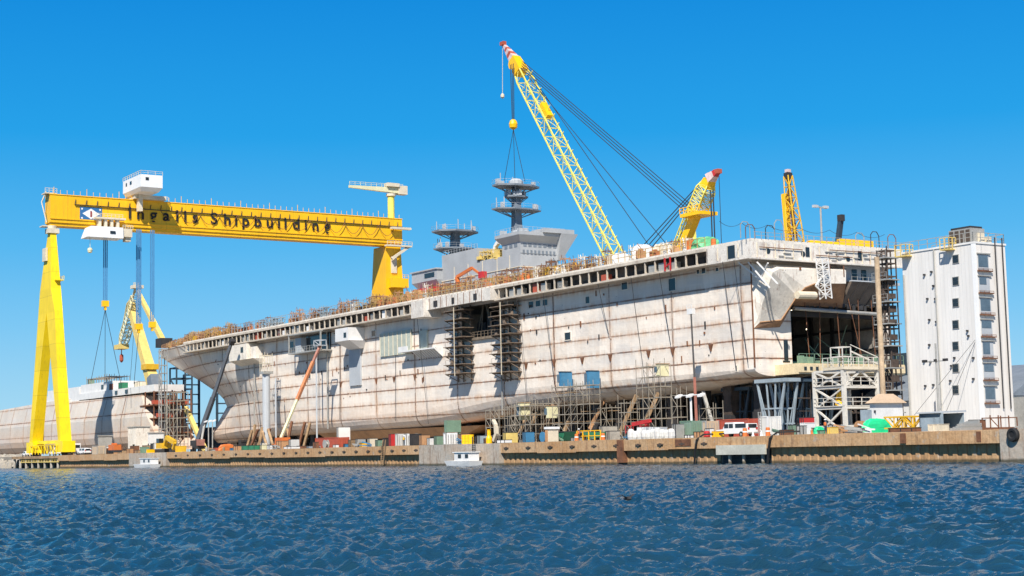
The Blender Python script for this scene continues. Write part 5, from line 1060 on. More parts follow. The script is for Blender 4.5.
crr=[(C_[0][0],C_[0][1],zc-.02),(C_[1][0],C_[1][1],zc-.02),(C_[2][0],sm_-.02,zc-.02),(C_[3][0],sm_-.02,zc-.02)]
MB().hexa([(x,y,GZ+2.5) for x,y,_ in lL],cl).build('leg','leg_plate',gc); MB().hexa([(x,y,GZ+2.5) for x,y,_ in lR],crr).build('leg','leg_plate',gc)
sl_=(lL[0][1]+lL[2][1])/2; sr_=(lR[0][1]+lR[2][1])/2; zm=zc; lw=3.2; s_top=(A_[0][1]+A_[2][1])/2
each([MB().box((lv-.2,c-3.2,GZ+.9),(lv+lw+.2,c+3.2,GZ+4.)) for c in (sr_,sl_)],'bogie_housing','lemon',gc)
MB().box((lv+1,sr_,GZ+3.4),(lv+2.4,sl_,GZ+4.3)).build('tie_beam','lemon',gc)
q=MB().scaffold((lv-.5,sr_+1,GZ+.4),(lv+3.5,sl_-1,GZ+3),4,3,2.6,.16,.0,1.); q.build('tie_truss','lemon',gc)
each([MB().lathe((lv+1.5,s,GZ+.45),[(.2,0),(.45,0),(.45,.8),(.2,.8)],12,0) for c in (sr_,sl_) for s in (c-2.6,c-.9,c+.9,c+2.6)],'wheel','dark',gc)
MB().box((lv+.2,s_top-1.6,zB-2.28),(lv+3.4,s_top+1.6,zB-.9)).lathe((lv+1.7,s_top,zB-.9),[(1.3,0),(1.3,.9)],14).build('pivot','cream',gc)
zp=at(56,278,v=lv)[2]; MB().box((lv+1.5,B_[0][1]-.8,zp),(lv+3.9,B_[2][1]-1,zp+.25)).rail((lv+3.9,B_[0][1]-.8,zp+.25),(lv+3.9,B_[2][1]-1,zp+.25),1.1,1.6,.1).build('leg_platform','lemon',gc)
pf=at(47,250,v=lv); zq=at(46,253,v=lv)[2]; MB().box((lv+.0,s_top+.2,zq-2.2),(lv+.6,s_top+3.4,zq+1.6)).build('striped_placard','cream',gc)
q=MB(); q.path([(gv0-.6,GS+1.5,zB+1),(gv0-1.8,GS+2.5,zT-2),(gv0-.8,GS+1.5,zT+1)],.25); q.box((gv0-1.9,GS+1,zB-.3),(gv0,GS+4,zB)); q.box((gv0-1.4,GS+.5,zT+.3),(gv0+2,GS+4,zT+.6)); q.rail((gv0-1.4,GS+.5,zT+.6),(gv0+2,GS+.5,zT+.6),1.3,1,.12); q.build('access_ladder','cream',gc)
# far box leg
fv=at(387,260,s=GS)[0]
MB().hexa([(fv-2.5,GS-1,GZ+2),(gv1+2.4,GS-1,GZ+2),(gv1+2.4,GS+12,GZ+2),(fv-2.5,GS+12,GZ+2)],[(fv,GS+.3,zB-.02),(gv1-.5,GS+.3,zB-.02),(gv1-.5,GS+9.,zB-.02),(fv,GS+9.,zB-.02)]).build('leg','yellow_plate',gc)
MB().box((fv-3,GS-3,GZ+.7),(gv1+3,GS+14,GZ+2.5)).build('bogie_housing','yellow',gc)
zl=at(395,279,s=GS)[2]; MB().box((fv+.4,GS-2.6,zl-3.),(gv1+.7,GS+.6,zl)).rail((fv+.4,GS-2.6,zl),(gv1+.7,GS-2.6,zl),1.2,1.4,.12).build('leg_platform','yellow',gc)
MB().box((fv+1.5,GS-.35,zB-9),(gv1-2.4,GS+.6,zB-3.6)).build('pale_panel','cream',gc)
MB().box((fv+1,GS-2.,zT-3.6),(gv1+2.4,GS-.55,zT-2.9)).build('end_cabin','cream',gc)
MB().box((fv-1,GS-2.2,zB-.4),(gv1+2.5,GS-.26,zB+.1)).bar((fv+1,GS-1.4,zB-4.5),(gv1+1.5,GS-1.4,zB-.3),.8).rail((fv-1,GS-2.2,zB+.1),(gv1+2.5,GS-2.2,zB+.1),1.2,1.3,.12).build('end_gear','cream',gc)
# small jib crane on the far end
cv_=at(391,200,s=GS+3)[0]; zj=at(391,194,s=GS+3)[2]; jb=MB().tube((cv_,GS+3,zT+.2),(cv_,GS+3,zj-.2),1.15,n=14).build('jib_column','boomyellow',gc)
jl=at(349,186,s=GS+3); jr=at(405,193,s=GS+3)
q=MB().hexa([(jl[0],GS+2.6,zj+1.0),(jr[0],GS+2.2,zj+.2),(jr[0],GS+3.9,zj+.2),(jl[0],GS+3.4,zj+1.0)],[(jl[0],GS+2.6,zj+1.8),(jr[0],GS+2.2,zj+2.3),(jr[0],GS+3.9,zj+2.3),(jl[0],GS+3.4,zj+1.8)]); q.rail((jl[0],GS+2.6,zj+1.9),(jr[0]-1,GS+2.6,zj+2.3),1.1,2,.1); q.build('jib_arm','palecream',gc)
MB().box((cv_-2,GS+1.5,zj+2.3),(cv_+2.5,GS+4,zj+3.5)).box((jr[0]-3,GS+1.8,zj),(jr[0]+.3,GS+4.2,zj+2.9)).tube((cv_,GS+3,zj-.8),(cv_,GS+3,zj),1.6,n=14).build('jib_machinery','cream',gc)
# machine house on top
h0=at(139,190,s=GS-7)[0]; mh=MB(); mv0,mv1=at(146,188,s=GS-9)[0],0
zh0=at(150,196,s=GS-8)[2]; zh1=zh0+4.8
mv0=at(140,190,s=GS-9)[0]; mv1=at(162,190,s=GS-9)[0]
mh.hexa([(mv0+.6,GS-8.,zT+1.5),(mv1-.6,GS-8.,zT+1.5),(mv1-.6,GS+4.5,zT+1.5),(mv0+.6,GS+4.5,zT+1.5)],[(mv0,GS-9.5,zT+2.6),(mv1,GS-9.5,zT+2.6),(mv1,GS+5.5,zT+2.6),(mv0,GS+5.5,zT+2.6)]).box((mv0,GS-9.5,zT+2.6),(mv1,GS+5.5,zT+6.3))
mhs=mh.build('machine_house','cleanwhite',gc); q=MB().box((mv0+1.5,GS-9.56,zT+4.6),(mv0+2.5,GS-9.5,zT+5.5)).box((mv0-.06,GS-2,zT+4.4),(mv0,GS-.5,zT+5.4)).box((mv0-.06,GS+2,zT+4.4),(mv0,GS+3,zT+5.4)).build('window','glass',mhs)
MB().rail((mv0,GS-9.5,zT+6.3),(mv0,GS+5.5,zT+6.3),1.1,2,.1).rail((mv0,GS-9.5,zT+6.3),(mv1,GS-9.5,zT+6.3),1.1,2,.1).build('railing','cream',mhs)
MB().box((mv0+1,GS-2,zT+.3),(mv1+4,GS+8,zT+1.5)).box((mv0+2,GS-2.6,zT-3.5),(mv0+3.2,GS-.6,zT+1.5)).rail((mv1,GS-1,zT+.3),(mv1+5,GS-1,zT+.3),1.2,1.2,.12).build('trolley_frame','cream',gc)
# lower trolley
tv0,tv1=at(89,232,s=GS-6)[0],at(123,232,s=GS-6)[0]
MB().hexa([(tv0-.6,GS-6.5,zB-3.6),(tv1,GS-6.5,zB-3.6),(tv1,GS-.5,zB-3.6),(tv0-.6,GS-.5,zB-3.6)],[(tv0+.6,GS-6.2,zB-.4),(tv1,GS-6.2,zB-.4),(tv1,GS-.5,zB-.4),(tv0+.6,GS-.5,zB-.4)]).build('lower_trolley','cleanwhite',gc)
q=MB().box((tv1-4,GS-6.55,zB-2.4),(tv1-2.4,GS-6.48,zB-1.6)).build('trolley_window','glass',gc)
q=MB()
for k in range(4): q.box((tv0+4+k*1.8,GS-2.5,zB-.4),(tv0+4.8+k*1.8,GS-.6,zB+2.8))
q.box((tv0+3,GS-3,zB+2.4),(tv0+12,GS-.6,zB+2.9)); q.rail((tv0+2,GS-3,zB+2.9),(tv1+1,GS-3,zB+2.9),1,1.2,.12); q.build('trolley_bracket','cream',gc)
q=MB().box((tv1+.02,GS-6,zB-3),(tv1+2.8,GS,zB-.6)).box((tv1+1,GS-5.4,zB-4.2),(tv1+2.6,GS-3,zB-3)).rail((tv1,GS-6,zB-.6),(tv1+3,GS-6,zB-.6),1,.8,.12).build('trolley_cab','cream',gc)
# hoist ropes and blocks
def hoist(px,py0,py1,s,w,nl,label_,slings=()):
    p0=at(px,py0,s=s); p1=at(px,py1,s=s); p1=(p0[0],s,p1[2])
    for k in range(nl): MB().bar((p0[0]-w/2+w*k/max(1,nl-1),s,zB),(p1[0]-w/2+w*k/max(1,nl-1),s,p1[2]),.26).build('hoist_rope','bluecable',gc)
    MB().cbox((p1[0],s,p1[2]-.5),(w+.9,1.2,1.7)).cbox((p1[0],s,p1[2]-1.8),(w*.6,.8,1.2)).build('hook_block','yellow',gc)
    for (x,y) in slings:
        q_=at(x,y,s=s); MB().bar((p1[0],s,p1[2]-2.2),(q_[0],s,q_[2]),.12).build('sling','cable',gc)
hoist(105.5,242,302,GS-1,1.,3,'',((91,381),(105,381),(121,383)))
hoist(138.8,234,325,GS-2,1.3,4,'',((134,384),))
hoist(152.3,234,323,GS-2,1.,3,'',())
p=at(90,250,s=GS-5); MB().bar((p[0],GS-5,zB-3.6),p,.1).lathe(p,[(.1,-.9),(.6,-.7),(.75,0),(.6,.5),(.1,.7)],10).build('auxiliary_hook','palecream',gc)
# ------------------------------------------------------------------ lattice boom cranes behind the ship
def ext_ground(tip,foot,zg=6.):
    t=Vector(tip); f=Vector(foot); d=(f-t); k=(zg-t.z)/d.z; return t+d*k
v=50.; head=Vector(at(516,62,v=v)); ft_=ext_ground(head,at(613,254,v=v)); 
c1=thing('lattice_crane','tallest yellow lattice boom crane rising behind the warship','crane',(v,ft_.y,GZ))
MB().lattice(ft_,head,3.0,36,.27,.12,w1=1.6,tap=.05).build('boom','boomyellow',c1)
d=(head-ft_).normalized(); side=Vector((0,-1,0)); side=(side-d*side.dot(d)).normalized()
q=[]
for k in range(20):
    p=ft_.lerp(head,.42+k*.027)+side*1.8; q.append(MB().bar(p,p+side*1.6+Vector((0,0,.5)),.16))
each(q,'boom_step','boomyellow',c1)
MB().bar(ft_.lerp(head,.965),head+d*1.2,3.0,w2=2.2).lathe(tuple(head+Vector((0,.6,-.4))),[(.2,-1.),(1.5,-1.),(1.5,1.),(.2,1.)],12,0).build('boom_head','yellow',c1)
MB().hexa(*[[tuple(ft_.lerp(head,t)+side*a+Vector((vv,0,0))) for vv,a in ((-.8,.8),(.8,.8),(.8,2.3),(-.8,2.3))] for t in (.81,.85)]).build('boom_winch','yellow',c1)
tip=Vector(at(503,43.5,v=v)); j=[head+(tip-head)*t for t in (.1,.3,.45,.6,.72,.86,1.)]
for k in range(6): MB().bar(j[k],j[k+1],2.1-.27*k,w2=1.83-.27*k).build('jib','pinkwhite' if k%2==0 else 'redbrown',c1)
MB().cbox(tuple(tip),(1.,1.6,.9)).build('jib_tip','redbrown',c1)
mh1=at(691,214,v=v); mb=(v,ft_.y-22,GZ+2)
for k in range(4): MB().bar(tuple(head+Vector((-.9+.6*k,0,.2+.3*k))),(v-.9+.6*k,mh1[1],mh1[2]+.5*k),.14).build('pendant_rope','cable',c1)
for a,b in (((527,75),(668,246)),((540,88),(650,247))): MB().bar(at(*a,v=v),at(*b,v=v),.12).build('stay_rope','cable',c1)
MB().bar((v,ft_.y-3,GZ+5),(v,mh1[1],mh1[2]+1.),.9).build('mast','boomyellow',c1)
hb1=at(513.2,121,v=v-2); hd=(v-2,head.y+1.2,head.z)
each([MB().bar((v-2,hb1[1]+o,head.z-1.),(v-2,hb1[1]+o*.6,hb1[2]),.13) for o in (-.7,0,.7)],'hoist_rope','cable',c1)
MB().lathe((v-2,hb1[1],hb1[2]-.8),[(.3,-1.4),(.95,-.9),(1.1,0),(.8,.9),(.3,1.2)],12).build('hook_block','yellow',c1)
mt=(24,101,61.2); hk=(v-2,hb1[1],hb1[2]-2.2)
q=[]
for a in ((504,182),(515,181),(525,182)): q.append(MB().bar(hk,at(a[0],a[1],v=v-2),.1))
each(q,'sling','cable',c1)
p=at(502.5,96,v=v); MB().bar(at(502.5,46,v=v),p,.1).lathe(p,[(.1,-.7),(.5,-.3),(.5,.3),(.1,.7)],10).build('auxiliary_hook','cream',c1)
def crawler(root,v,s):
    for dv in (-5,3.6): MB().box((v+dv,s-6,GZ),(v+dv+1.5,s+6,GZ+1.8)).build('track','dark',root)
    MB().box((v-3,s-9,GZ+1.8),(v+3,s+3,GZ+5.5)).build('machinery_house','boomyellow',root); MB().box((v-2.6,s+3,GZ+1.9),(v+2.6,s+5,GZ+3)).build('cab','glass',root)
crawler(c1,v,ft_.y-3)
v=42.; head=Vector(at(708,184,v=v)); ft_=ext_ground(head,at(683,247,v=v)); 
c2=thing('lattice_crane','shorter yellow boom crane leaning right above the stern half of the deck','crane',(v,ft_.y,GZ)); d=(head-ft_).normalized(); side=Vector((0,-1,0)); side=(side-d*side.dot(d)).normalized()
mid=Vector(at(697,212,v=v)); MB().lattice(mid,head,2.9,9,.22,.11,w1=2.,tap=.2).build('boom','boomyellow',c2); MB().bar(ft_,mid,1.7).build('lower_boom','yellow',c2)
q=MB(); m2=side*-2.2; q.lattice(ft_+m2,mid+m2,.9,24,.2,.12); q.build('boom_ladder','boomyellow',c2)
MB().hexa([tuple(mid+Vector((x,y,-1.))) for x,y in ((-2.4,-3.6),(2.4,-3.6),(2.4,2.6),(-2.4,2.6))],[tuple(mid+Vector((x,y,-.3))) for x,y in ((-2.4,-3.6),(2.4,-3.6),(2.4,2.6),(-2.4,2.6))]).rail(mid+Vector((-2.4,-3.6,-.3)),mid+Vector((-2.4,2.6,-.3)),1.2,1.2,.12).build('boom_platform','yellow',c2)
MB().bar(head-d*.8,head+d*1.,2.4,w2=1.9).build('boom_head','yellow',c2); tip=Vector(at(717.5,171.5,v=v)); j=[head+d*1.2+(tip-head-d*1.2)*t for t in (0,.35,.65,1.)]
for k in range(3): MB().bar(j[k],j[k+1],2.-.35*k,w2=1.7-.35*k).build('jib','pinkwhite' if k<2 else 'red',c2)
MB().cbox(tuple(tip),(1.1,1.5,.9)).build('jib_tip','redbrown',c2)
for k in range(3): MB().bar(at(702+k,181+k*1.5,v=v),at(640+k*4,249+k*1.5,v=v),.15).build('pendant_rope','cable',c2)
for px in (710.5,713): p=at(px,190,v=v); MB().bar(p,(v,p[1]-.0,34),.2).build('hoist_rope','cable',c2)
p=at(719,176,v=v); MB().bar(p,(v,p[1],40),.1).build('whip_rope','cable',c2); crawler(c2,v,ft_.y-3)
v=46.; hd=Vector(at(788,176,v=v)); f_=ext_ground(hd,at(796,243,v=v)); c3=thing('lattice_crane','narrow dull yellow lattice boom standing nearly upright over the stern','crane',(v,f_.y,GZ))
MB().lattice(f_,hd,2.2,22,.2,.12,w1=1.2,tap=.25).build('boom','deepyellow',c3); MB().cbox(tuple(hd),(1.2,1.2,1.2)).build('boom_head','dark',c3); MB().cbox(tuple(hd+Vector((0,0,1.))),(.9,.8,.6)).build('jib_tip','pinkwhite',c3)
m1=f_.lerp(hd,.72); m2=f_.lerp(hd,.93); MB().bar(m1+Vector((0,1.9,0)),m2+Vector((0,1.5,0)),1.).build('boom_winch','yellow',c3); MB().bar(f_,hd,.9,w2=.5).build('boom_ladder','rust',c3); crawler(c3,v,f_.y-3)
for k,(a,b) in enumerate((((838,243),(841,218)),)):
    v=46.; hd=Vector(at(*b,v=v)); f_=ext_ground(hd,at(*a,v=v)); c4=thing('telescopic_crane','short dark telescopic boom poking above the stern deck','crane',(v,f_.y,GZ)); MB().bar(f_,hd,1.,w2=.8).build('boom','navy',c4); MB().cbox(tuple(hd),(.9,1.1,1.2)).build('boom_head','dark',c4); crawler(c4,v,f_.y-3)
# ------------------------------------------------------------------ left: old yellow jib crane
v=24.
yc=thing('level_luffing_crane','weathered pale yellow jib crane standing behind the second hull','crane',(v,at(160,440,v=v)[1],GZ)); P_=lambda x,y,dv=0:at(x,y,v=v+dv)
b=P_(157,400); MB().bar((b[0],b[1],GZ),b,5.,w2=4.4).bar(b,P_(154,376),4.2,w2=3.8).build('tower','greydark',yc)
MB().bar(P_(153,383),P_(133,312),3.4,w2=2.6).bar(P_(133.6,316),P_(131,303),2.6,w2=2.).build('main_jib','paleyellow',yc); MB().cbox(P_(150,367),(4.5,5,1.8)).build('cab_ring','deepyellow',yc)
MB().bar(P_(131,304),P_(135,289),.6).bar(P_(137,309),P_(138,289),.6).bar(P_(142,304),P_(139,290),.6).cbox(P_(137,287),(3.6,3.4,1.1)).rail(P_(133.5,286),P_(140.5,286),1.2,1,.12).build('apex_frame','cream',yc)
MB().lattice(P_(136,298),P_(122,346),2.8,12,.3,.18,w1=1.3).build('luffing_boom','palecream',yc); MB().bar(P_(127,304),P_(119,345),.35).bar(P_(136,291),P_(127,304),.35).cbox(P_(121.5,347),(3.4,6,1.6)).build('boom_stay','paleyellow',yc)
MB().bar(P_(138,292),P_(163,341),1.2,w2=1.6).build('back_strut','paleyellow',yc); MB().cbox(P_(164,343),(4,5,3.)).build('counterweight','dark',yc)
MB().bar(P_(121.5,348),P_(121.5,355),.25).lathe(P_(121.5,358),[(.2,-1.6),(.7,-.9),(.7,.9),(.25,1.4)],10).build('hook_block','redbrown',yc)
MB().bar(P_(134,330),P_(130,383),.1).build('hoist_rope','cable',yc)
# ------------------------------------------------------------------ second hull
M['hull2']=hull_mat('second_hull_plates',base=(.58,.53,.465),pitchs=17.,offs=3.,pz=5.2,offz=1.2)
s2=thing('second_hull','unfinished pale grey hull with stepped decks lying beyond the bow behind the gantry leg','ship',(-5,267,GZ))
def loft(prof_list,name,mat):
    q=MB(); n=len(prof_list[0][1]); vs=[(p[0],s+(max(0,(p[1]-GZ))*1.4-30 if i_==0 and name=='hull' else 0),p[1]) for i_,(s,pr) in enumerate(prof_list) for p in pr]; m=len(prof_list)
    q.add(vs,[(i*n+j,i*n+j+1,(i+1)*n+j+1,(i+1)*n+j) for i in range(m-1) for j in range(n-1)]+[tuple(range(n)),tuple(range((m-1)*n,m*n))[::-1]]); return q.build(name,mat,s2)
def pf(k,zt_,w=11.): return [(-5+2.2+k,GZ+1),(-5+.6+k,GZ+3.2),(-5+k,8.5),(-4.9+k,14.),(-3.2+k,zt_),(-3.2+w,zt_),(w-5,14),(w-5,GZ+1)]
loft([(266,pf(0,20.6)),(305,pf(0,20.8)),(318,pf(0,21.)),(327,pf(0,21.))],'hull','hull2'); loft([(327.02,pf(0,22.)),(360,pf(.3,21.8)),(400,pf(.8,21.2)),(440,pf(2,20.8))],'aft_hull','hull2')
MB().box((-3.,250,21.2),(6,318,23.2)).box((-2.7,334.1,21.4),(5.,352,25.6)).box((-2.5,352.1,21.4),(4.6,366,23.8)).box((-2.6,286,23.2),(5.8,317,26.)).box((-2.8,318.1,21.0),(5.5,334,25.6)).build('deckhouse','white',s2)
each([MB().box((-3.2,s,21.6),(-2.99,s+2,22.7)) for s in (272,281)]+[MB().box((-2.7,295,23.8),(-2.55,297,25.2)),MB().box((-5.1,349,8.2),(-4.9,350.2,14)),MB().box((-5.1,356,8.2),(-4.9,357.2,14)),MB().box((-5.1,362,8.2),(-4.9,363.2,14))],'opening','glass',s2)
q=MB()
for z,e in ((9.,246),(13.2,252),(17.,258)): q.box((-4.4,241,z),(5,e,z+.35))
for y in (241.2,247,254): 
    for x in (-4.2,-1,2,4.6): q.bar((x,y,GZ),(x,y,21.2),.3)
q.build('open_deck','rust',s2)
each([MB().cbox((random.uniform(-4.2,4),random.uniform(241.5,250),random.choice([14.15,17.95])),(random.uniform(.6,2),random.uniform(.6,2),1.1)) for k in range(18)],'deck_gear','redbrown',s2)
q=MB().scaffold((-2.4,290,26.),(4,312,27.6),3,2.4,1.4,.12,1.2); q.build('roof_staging','scaf',s2)
for px0,px1,py,v,mat,lb in ((88,94,376,0,'sage','green winch on the roof of the second hull'),(134,146,378,0,'cream','cream staging box on the second hull under the hoist rope'),(118,128,386,-3,'green','green machine on the deck step of the second hull'),(109,118,386,-3,'brownhole','red oxide block on the deck step of the second hull')):
    s0,s1=span(px0,px1,v,2); z=26.05 if py<380 else 23.25; crate(v if py<380 else -3.,s0,2,max(1,s1-s0),1.8,mat,lb,z=z-.05 if s0>286 else 23.2)
# block of quay-side workshops under the second hull
for px0,px1,py,v,mat,lb in ((128,150,427,-14,'hull_plain','cream boarded workshop below the second hull'),(150,162,433,-16,'white','small white workshop with a dark opening beside the cream one'),(100,110,436,-14,'steel','grey machine under the second hull')):
    s0,s1=span(px0,px1,v,4); z=zt((px0+px1)/2,py,v); t=thing('workshop',lb,'workshop',(v,s0,GZ)); MB().box((v,s0,GZ),(v+4,s1,z)).build('wall',mat,t); MB().box((v-.2,s0-.2,z),(v+4.2,s1+.2,z+.25)).build('roof','steel',t); MB().box((v-.05,s0+1,GZ),(v-.01,s0+(s1-s0)*.4,GZ+2.6)).build('door','glass',t)
r9=random.Random(11)
for k in range(26):
    px=64+k*4.1; v=r9.uniform(-24,-16); s=sx(px,v); crate(v,s,1.6,r9.uniform(1.2,3),r9.uniform(.8,2.4),r9.choice(['rust','steel','orangerust','timber','dark','white']),'small scrap crate in the jumble between the second hull and the quay edge',group='scrap crates below the second hull')
# stair tower and staging at the bow
def lat_tower(px0,px1,py,v,dv,mat,label,dz=2.6,r=.22,nm='scaffold_tower',ds=2.6,cat='scaffold'):
    a,b=span(px0,px1,v,dv); z=zt((px0+px1)/2,py,v); t=thing(nm,label,cat,(v,a,GZ)); MB().scaffold((v,a,GZ),(v+dv,b,z),dv,ds,dz,r,0.,.8).build('frame',mat,t); return t
lat_tower(159,167,349,-7,1.6,'steel','tall slender pale lattice tower under the bow tip',2.2,.2,ds=3.)
lat_tower(166,188,392,-9,3,'scaf','pale scaffolding at the foot of the bow beside the slender tower',2.2,.16)
lat_tower(170,192,367,14,5,'navy','navy lattice staging tower behind the bow tip',3.2,.42,'staging_tower',5.,'staging tower')
lat_tower(186,197,374,20,5,'navy','thinner navy staging tower right behind the bow tip',3.2,.38,'staging_tower',5.,'staging tower')
lat_tower(217,232,393,30,5,'navy','navy staging tower seen under the flare of the bow',3.2,.4,'staging_tower',5.,'staging tower')
p0=at(186,408,v=-4); p1=at(206,444,v=-8); one(MB().bar((p1[0],p1[1],GZ),p0,1.1),'raking_strut','paleyellow',(p1[0],p1[1],GZ),'faded yellow raking strut beside the pale scaffolding at the bow','strut')
# ------------------------------------------------------------------ white tower on the right
TV,TS_=.83,-42.58; tz=28.4; s1=at(904,300,v=TV)[1]; v1=at(1007,300,s=TS_)[0]
tw=thing('white_tower','tall white windowed tower with ribbed siding at the right end of the ship','tower',(TV,TS_,GZ))
MB().box((TV,TS_,GZ),(v1,s1,tz)).build('wall','siding',tw)
MB().box((TV+.0,TS_-.14,GZ),(v1,TS_-.003,tz)).build('end_wall','sidingplain',tw); MB().box((TV-.12,TS_-.26,tz),(v1+.12,s1+.12,tz+.25)).build('parapet','white',tw)
MB().box((TV-.1,TS_-.24,GZ),(TV+.25,TS_-.14,tz)).box((TV-.1,TS_-.14,GZ),(TV-.003,TS_+.3,tz)).build('corner_trim','cleanwhite',tw)
for py in (259,281,302.6,324.4,345.8,368,389.6):
    p=at(956,py,v=TV); f=MB().box((TV-.1,p[1]-.55,p[2]-.6),(TV-.003,p[1]+.55,p[2]+.6)).build('window','steel',tw); MB().box((TV-.14,p[1]-.45,p[2]-.5),(TV-.102,p[1]+.45,p[2]-.03)).box((TV-.14,p[1]-.45,p[2]+.03),(TV-.102,p[1]+.45,p[2]+.5)).build('pane','glass',f)
va=at(978.5,300,s=TS_)[0]; vb=at(990,300,s=TS_)[0]
for k,py in enumerate((262,284,305.6,327.5,349,371,394)):
    p=at(984,py,s=TS_-.2); z0,z1=p[2]-1.05,p[2]+1.0; f=MB().box((va+.05,TS_-.2,z0),(vb-.1,TS_-.145,z1)).build('loading_door','greylight',tw)
    MB().box((va+.15,TS_-.24,z0+(1.0 if k%2 else .4)),(vb-.3-(.5 if k%3==1 else 0),TS_-.202,z1-.15)).build('pane','skyglass',f)
    MB().box((va-.2,TS_-.5,z0-.26),(vb+.35,TS_-.15,z0-.12)).rail((va-.2,TS_-.48,z0-.12),(vb+.3,TS_-.48,z0-.12),.25,1.,.04).build('ledge','rust',tw)
    MB().box((va-.1,TS_-.36,z1+.05),(vb+.2,TS_-.15,z1+.2)).build('canopy','steel',tw)
for px in (996,1003.2): v=at(px,300,s=TS_)[0]; MB().tube((v,TS_-.32,GZ+3),(v,TS_-.32,tz+1.),.09).build('downpipe','dark',tw)
s=at(937,300,v=TV)[1]; MB().tube((TV-.2,s,GZ),(TV-.2,s,tz),.1).build('downpipe','steel',tw); s=at(906,300,v=TV)[1]; MB().tube((TV-.25,s,GZ),(TV-.25,s,tz-3),.13).build('downpipe','steel',tw)
q=MB().rail((TV,TS_,tz+.25),(TV,s1,tz+.25),1.3,1.6,.08).rail((TV,TS_,tz+.25),(v1,TS_,tz+.25),1.3,1.4,.08).rail((v1,TS_,tz+.25),(v1,s1,tz+.25),1.3,2,.08); q.build('roof_railing','steel',tw)
a,b=at(972,240,v=TV+1)[1],at(950,240,v=TV+1)[1]; RU=MB().box((TV+.8,a,tz+.25),(TV+3.6,b,tz+2.3)).build('roof_unit','steel',tw); each([MB().box((TV+.72,a+.15+k*(b-a)/4,tz+.5),(TV+.79,a+(k+.85)*(b-a)/4,tz+2.1)) for k in range(4)],'louvre','rustdark',RU); MB().box((TV+1,a+.2,tz+2.3),(TV+3.4,b-.2,tz+2.6)).build('fan_deck','dark',RU)
each([MB().box((v,TS_+.6,tz+.25),(v+.9,TS_+1.8,tz+h)) for v,h in ((TV+2.2,1.7),(TV+3.6,1.2))],'roof_fan','cream',tw)
for px0,px1,py in ((942,951,248),(897,908,253)):
    a,b=at(px1,py,v=TV-.8)[1],at(px0,py,v=TV-.8)[1]; MB().box((TV-1.2,a,tz-.5),(TV+.3,b,tz-.35)).rail((TV-1.2,a,tz-.35),(TV-1.2,b,tz-.35),1.5,.8,.1).rail((TV-1.2,a,tz-.35),(TV+.2,a,tz-.35),1.5,.8,.1).build('roof_platform','paleyellow',tw)
lm=[]
for px,py in ((925,275),(932,272),(934,286),(928,299),(936,299),(930,320),(937,322),(925,361),(931,362),(952,366),(955,358),(951,381),(930,345),(934,385),(926,386),(968,331),(969,336),(974,358),(974,379)): p=at(px,py,v=TV); lm.append(MB().box((TV-.3,p[1]-.12,p[2]-.1),(TV-.01,p[1]+.12,p[2]+.14)))
each(lm,'wall_lamp','dark',tw)
for a,b in (((912,418),(975,340)),((946,412),(975,342))): p=at(*a,v=TV-4); q_=at(*b,v=TV-.3); MB().bar(p,q_,.045).build('stay_wire','dark',tw)
# tall thin mast in front of the tower
v=TV-5; s=sx(940,v); t=thing('light_mast','thin pale mast with a cross arm of lamps before the white tower','lamp post',(v,s,GZ)); z=zt(940,343,v); MB().tube((v,s,GZ),(v,s,z),.2,.12).build('pole','steel',t); zz=zt(940,361,v); MB().bar((v,s-1.9,zz),(v,s+2.,zz),.13).build('cross_arm','steel',t); each([MB().cbox((v-.2,s+o,zz+.1),(.3,.3,.35)) for o in (-1.9,-1.5,.0,1.6,2.)],'lamp_head','dark',t)
# buildings beyond the tower
p=at(1013,380,s=-60); t=thing('workshop_hall','pale hall with a dark curved roof at the right edge behind the tower','hall',(60,-60,GZ)); v0=at(1010,380,s=-30)[0]
s_=-30; z=at(1016,396,s=s_)[2]; MB().box((v0,s_,GZ),(v0+40,s_+30,z)).build('wall','white',t); q=MB(); n=10
pts=[(v0-.6+41*(i/n),s_-.4,z+.05+5.5*math.sin(math.pi*i/n)**.8) for i in range(n+1)]; q.prism(pts,(0,31,0)); q.build('roof','greydark',t)
MB().box((v0+.3,s_-3,GZ),(v0+12,s_-.1,GZ+5)).build('annex','steel',t); q=MB()
for k in range(4): q.box((v0+1.+k*3,s_-.1,z-4),(v0+3+k*3,s_-.02,z-2))
q.build('window','glass',t)
crate(v0+1,s_-6,3,2.5,2.2,'deepyellow','yellow machine at the right edge beyond the white tower')
# ------------------------------------------------------------------ gear on the flight deck
DK=33.9
def deck_heap(px0,px1,py,v,dv,mat,label,seed,flat=.6):
    s0,s1=span(px0,px1,v,dv); z=max(.8,at((px0+px1)/2,py,v=v)[2]-DK); rn=random.Random(seed); q=MB(); n,m=20,8; vs=[]
    for j in range(m+1):
        ph=j/m*math.pi/2
        for i in range(n):
            a=2*math.pi*i/n; e=lambda x:math.copysign(abs(x)**flat,x); k=1+rn.uniform(-.08,.08); rr=math.cos(ph)**.4
            vs.append((v+dv/2+dv/2*e(math.cos(a))*rr*k,(s0+s1)/2+(s1-s0)/2*e(math.sin(a))*rr*k,DK+z*math.sin(ph)*(1+rn.uniform(-.12,.08))))
    q.add(vs,[(j*n+i,j*n+(i+1)%n,(j+1)*n+(i+1)%n,(j+1)*n+i) for j in range(m) for i in range(n)]+[tuple(range(m*n,m*n+n))])
    return one(q,'tarp_cover',mat,(v,s0,DK),label,'tarp')
deck_heap(695,731,233,-1.8,5,'tarp2','pale green tarp over gear on the flight deck near the stern',21)
deck_heap(636,662,241,-1.6,5,'white','long white tarp over gear on the deck left of the second crane',22); deck_heap(660,680,240,-1.6,5,'cream','cream tarp heap on the deck just left of the second crane boom',23); deck_heap(619,634,250,-1.8,4,'white','small white tarp heap on the deck at the foot of the tallest boom',24)
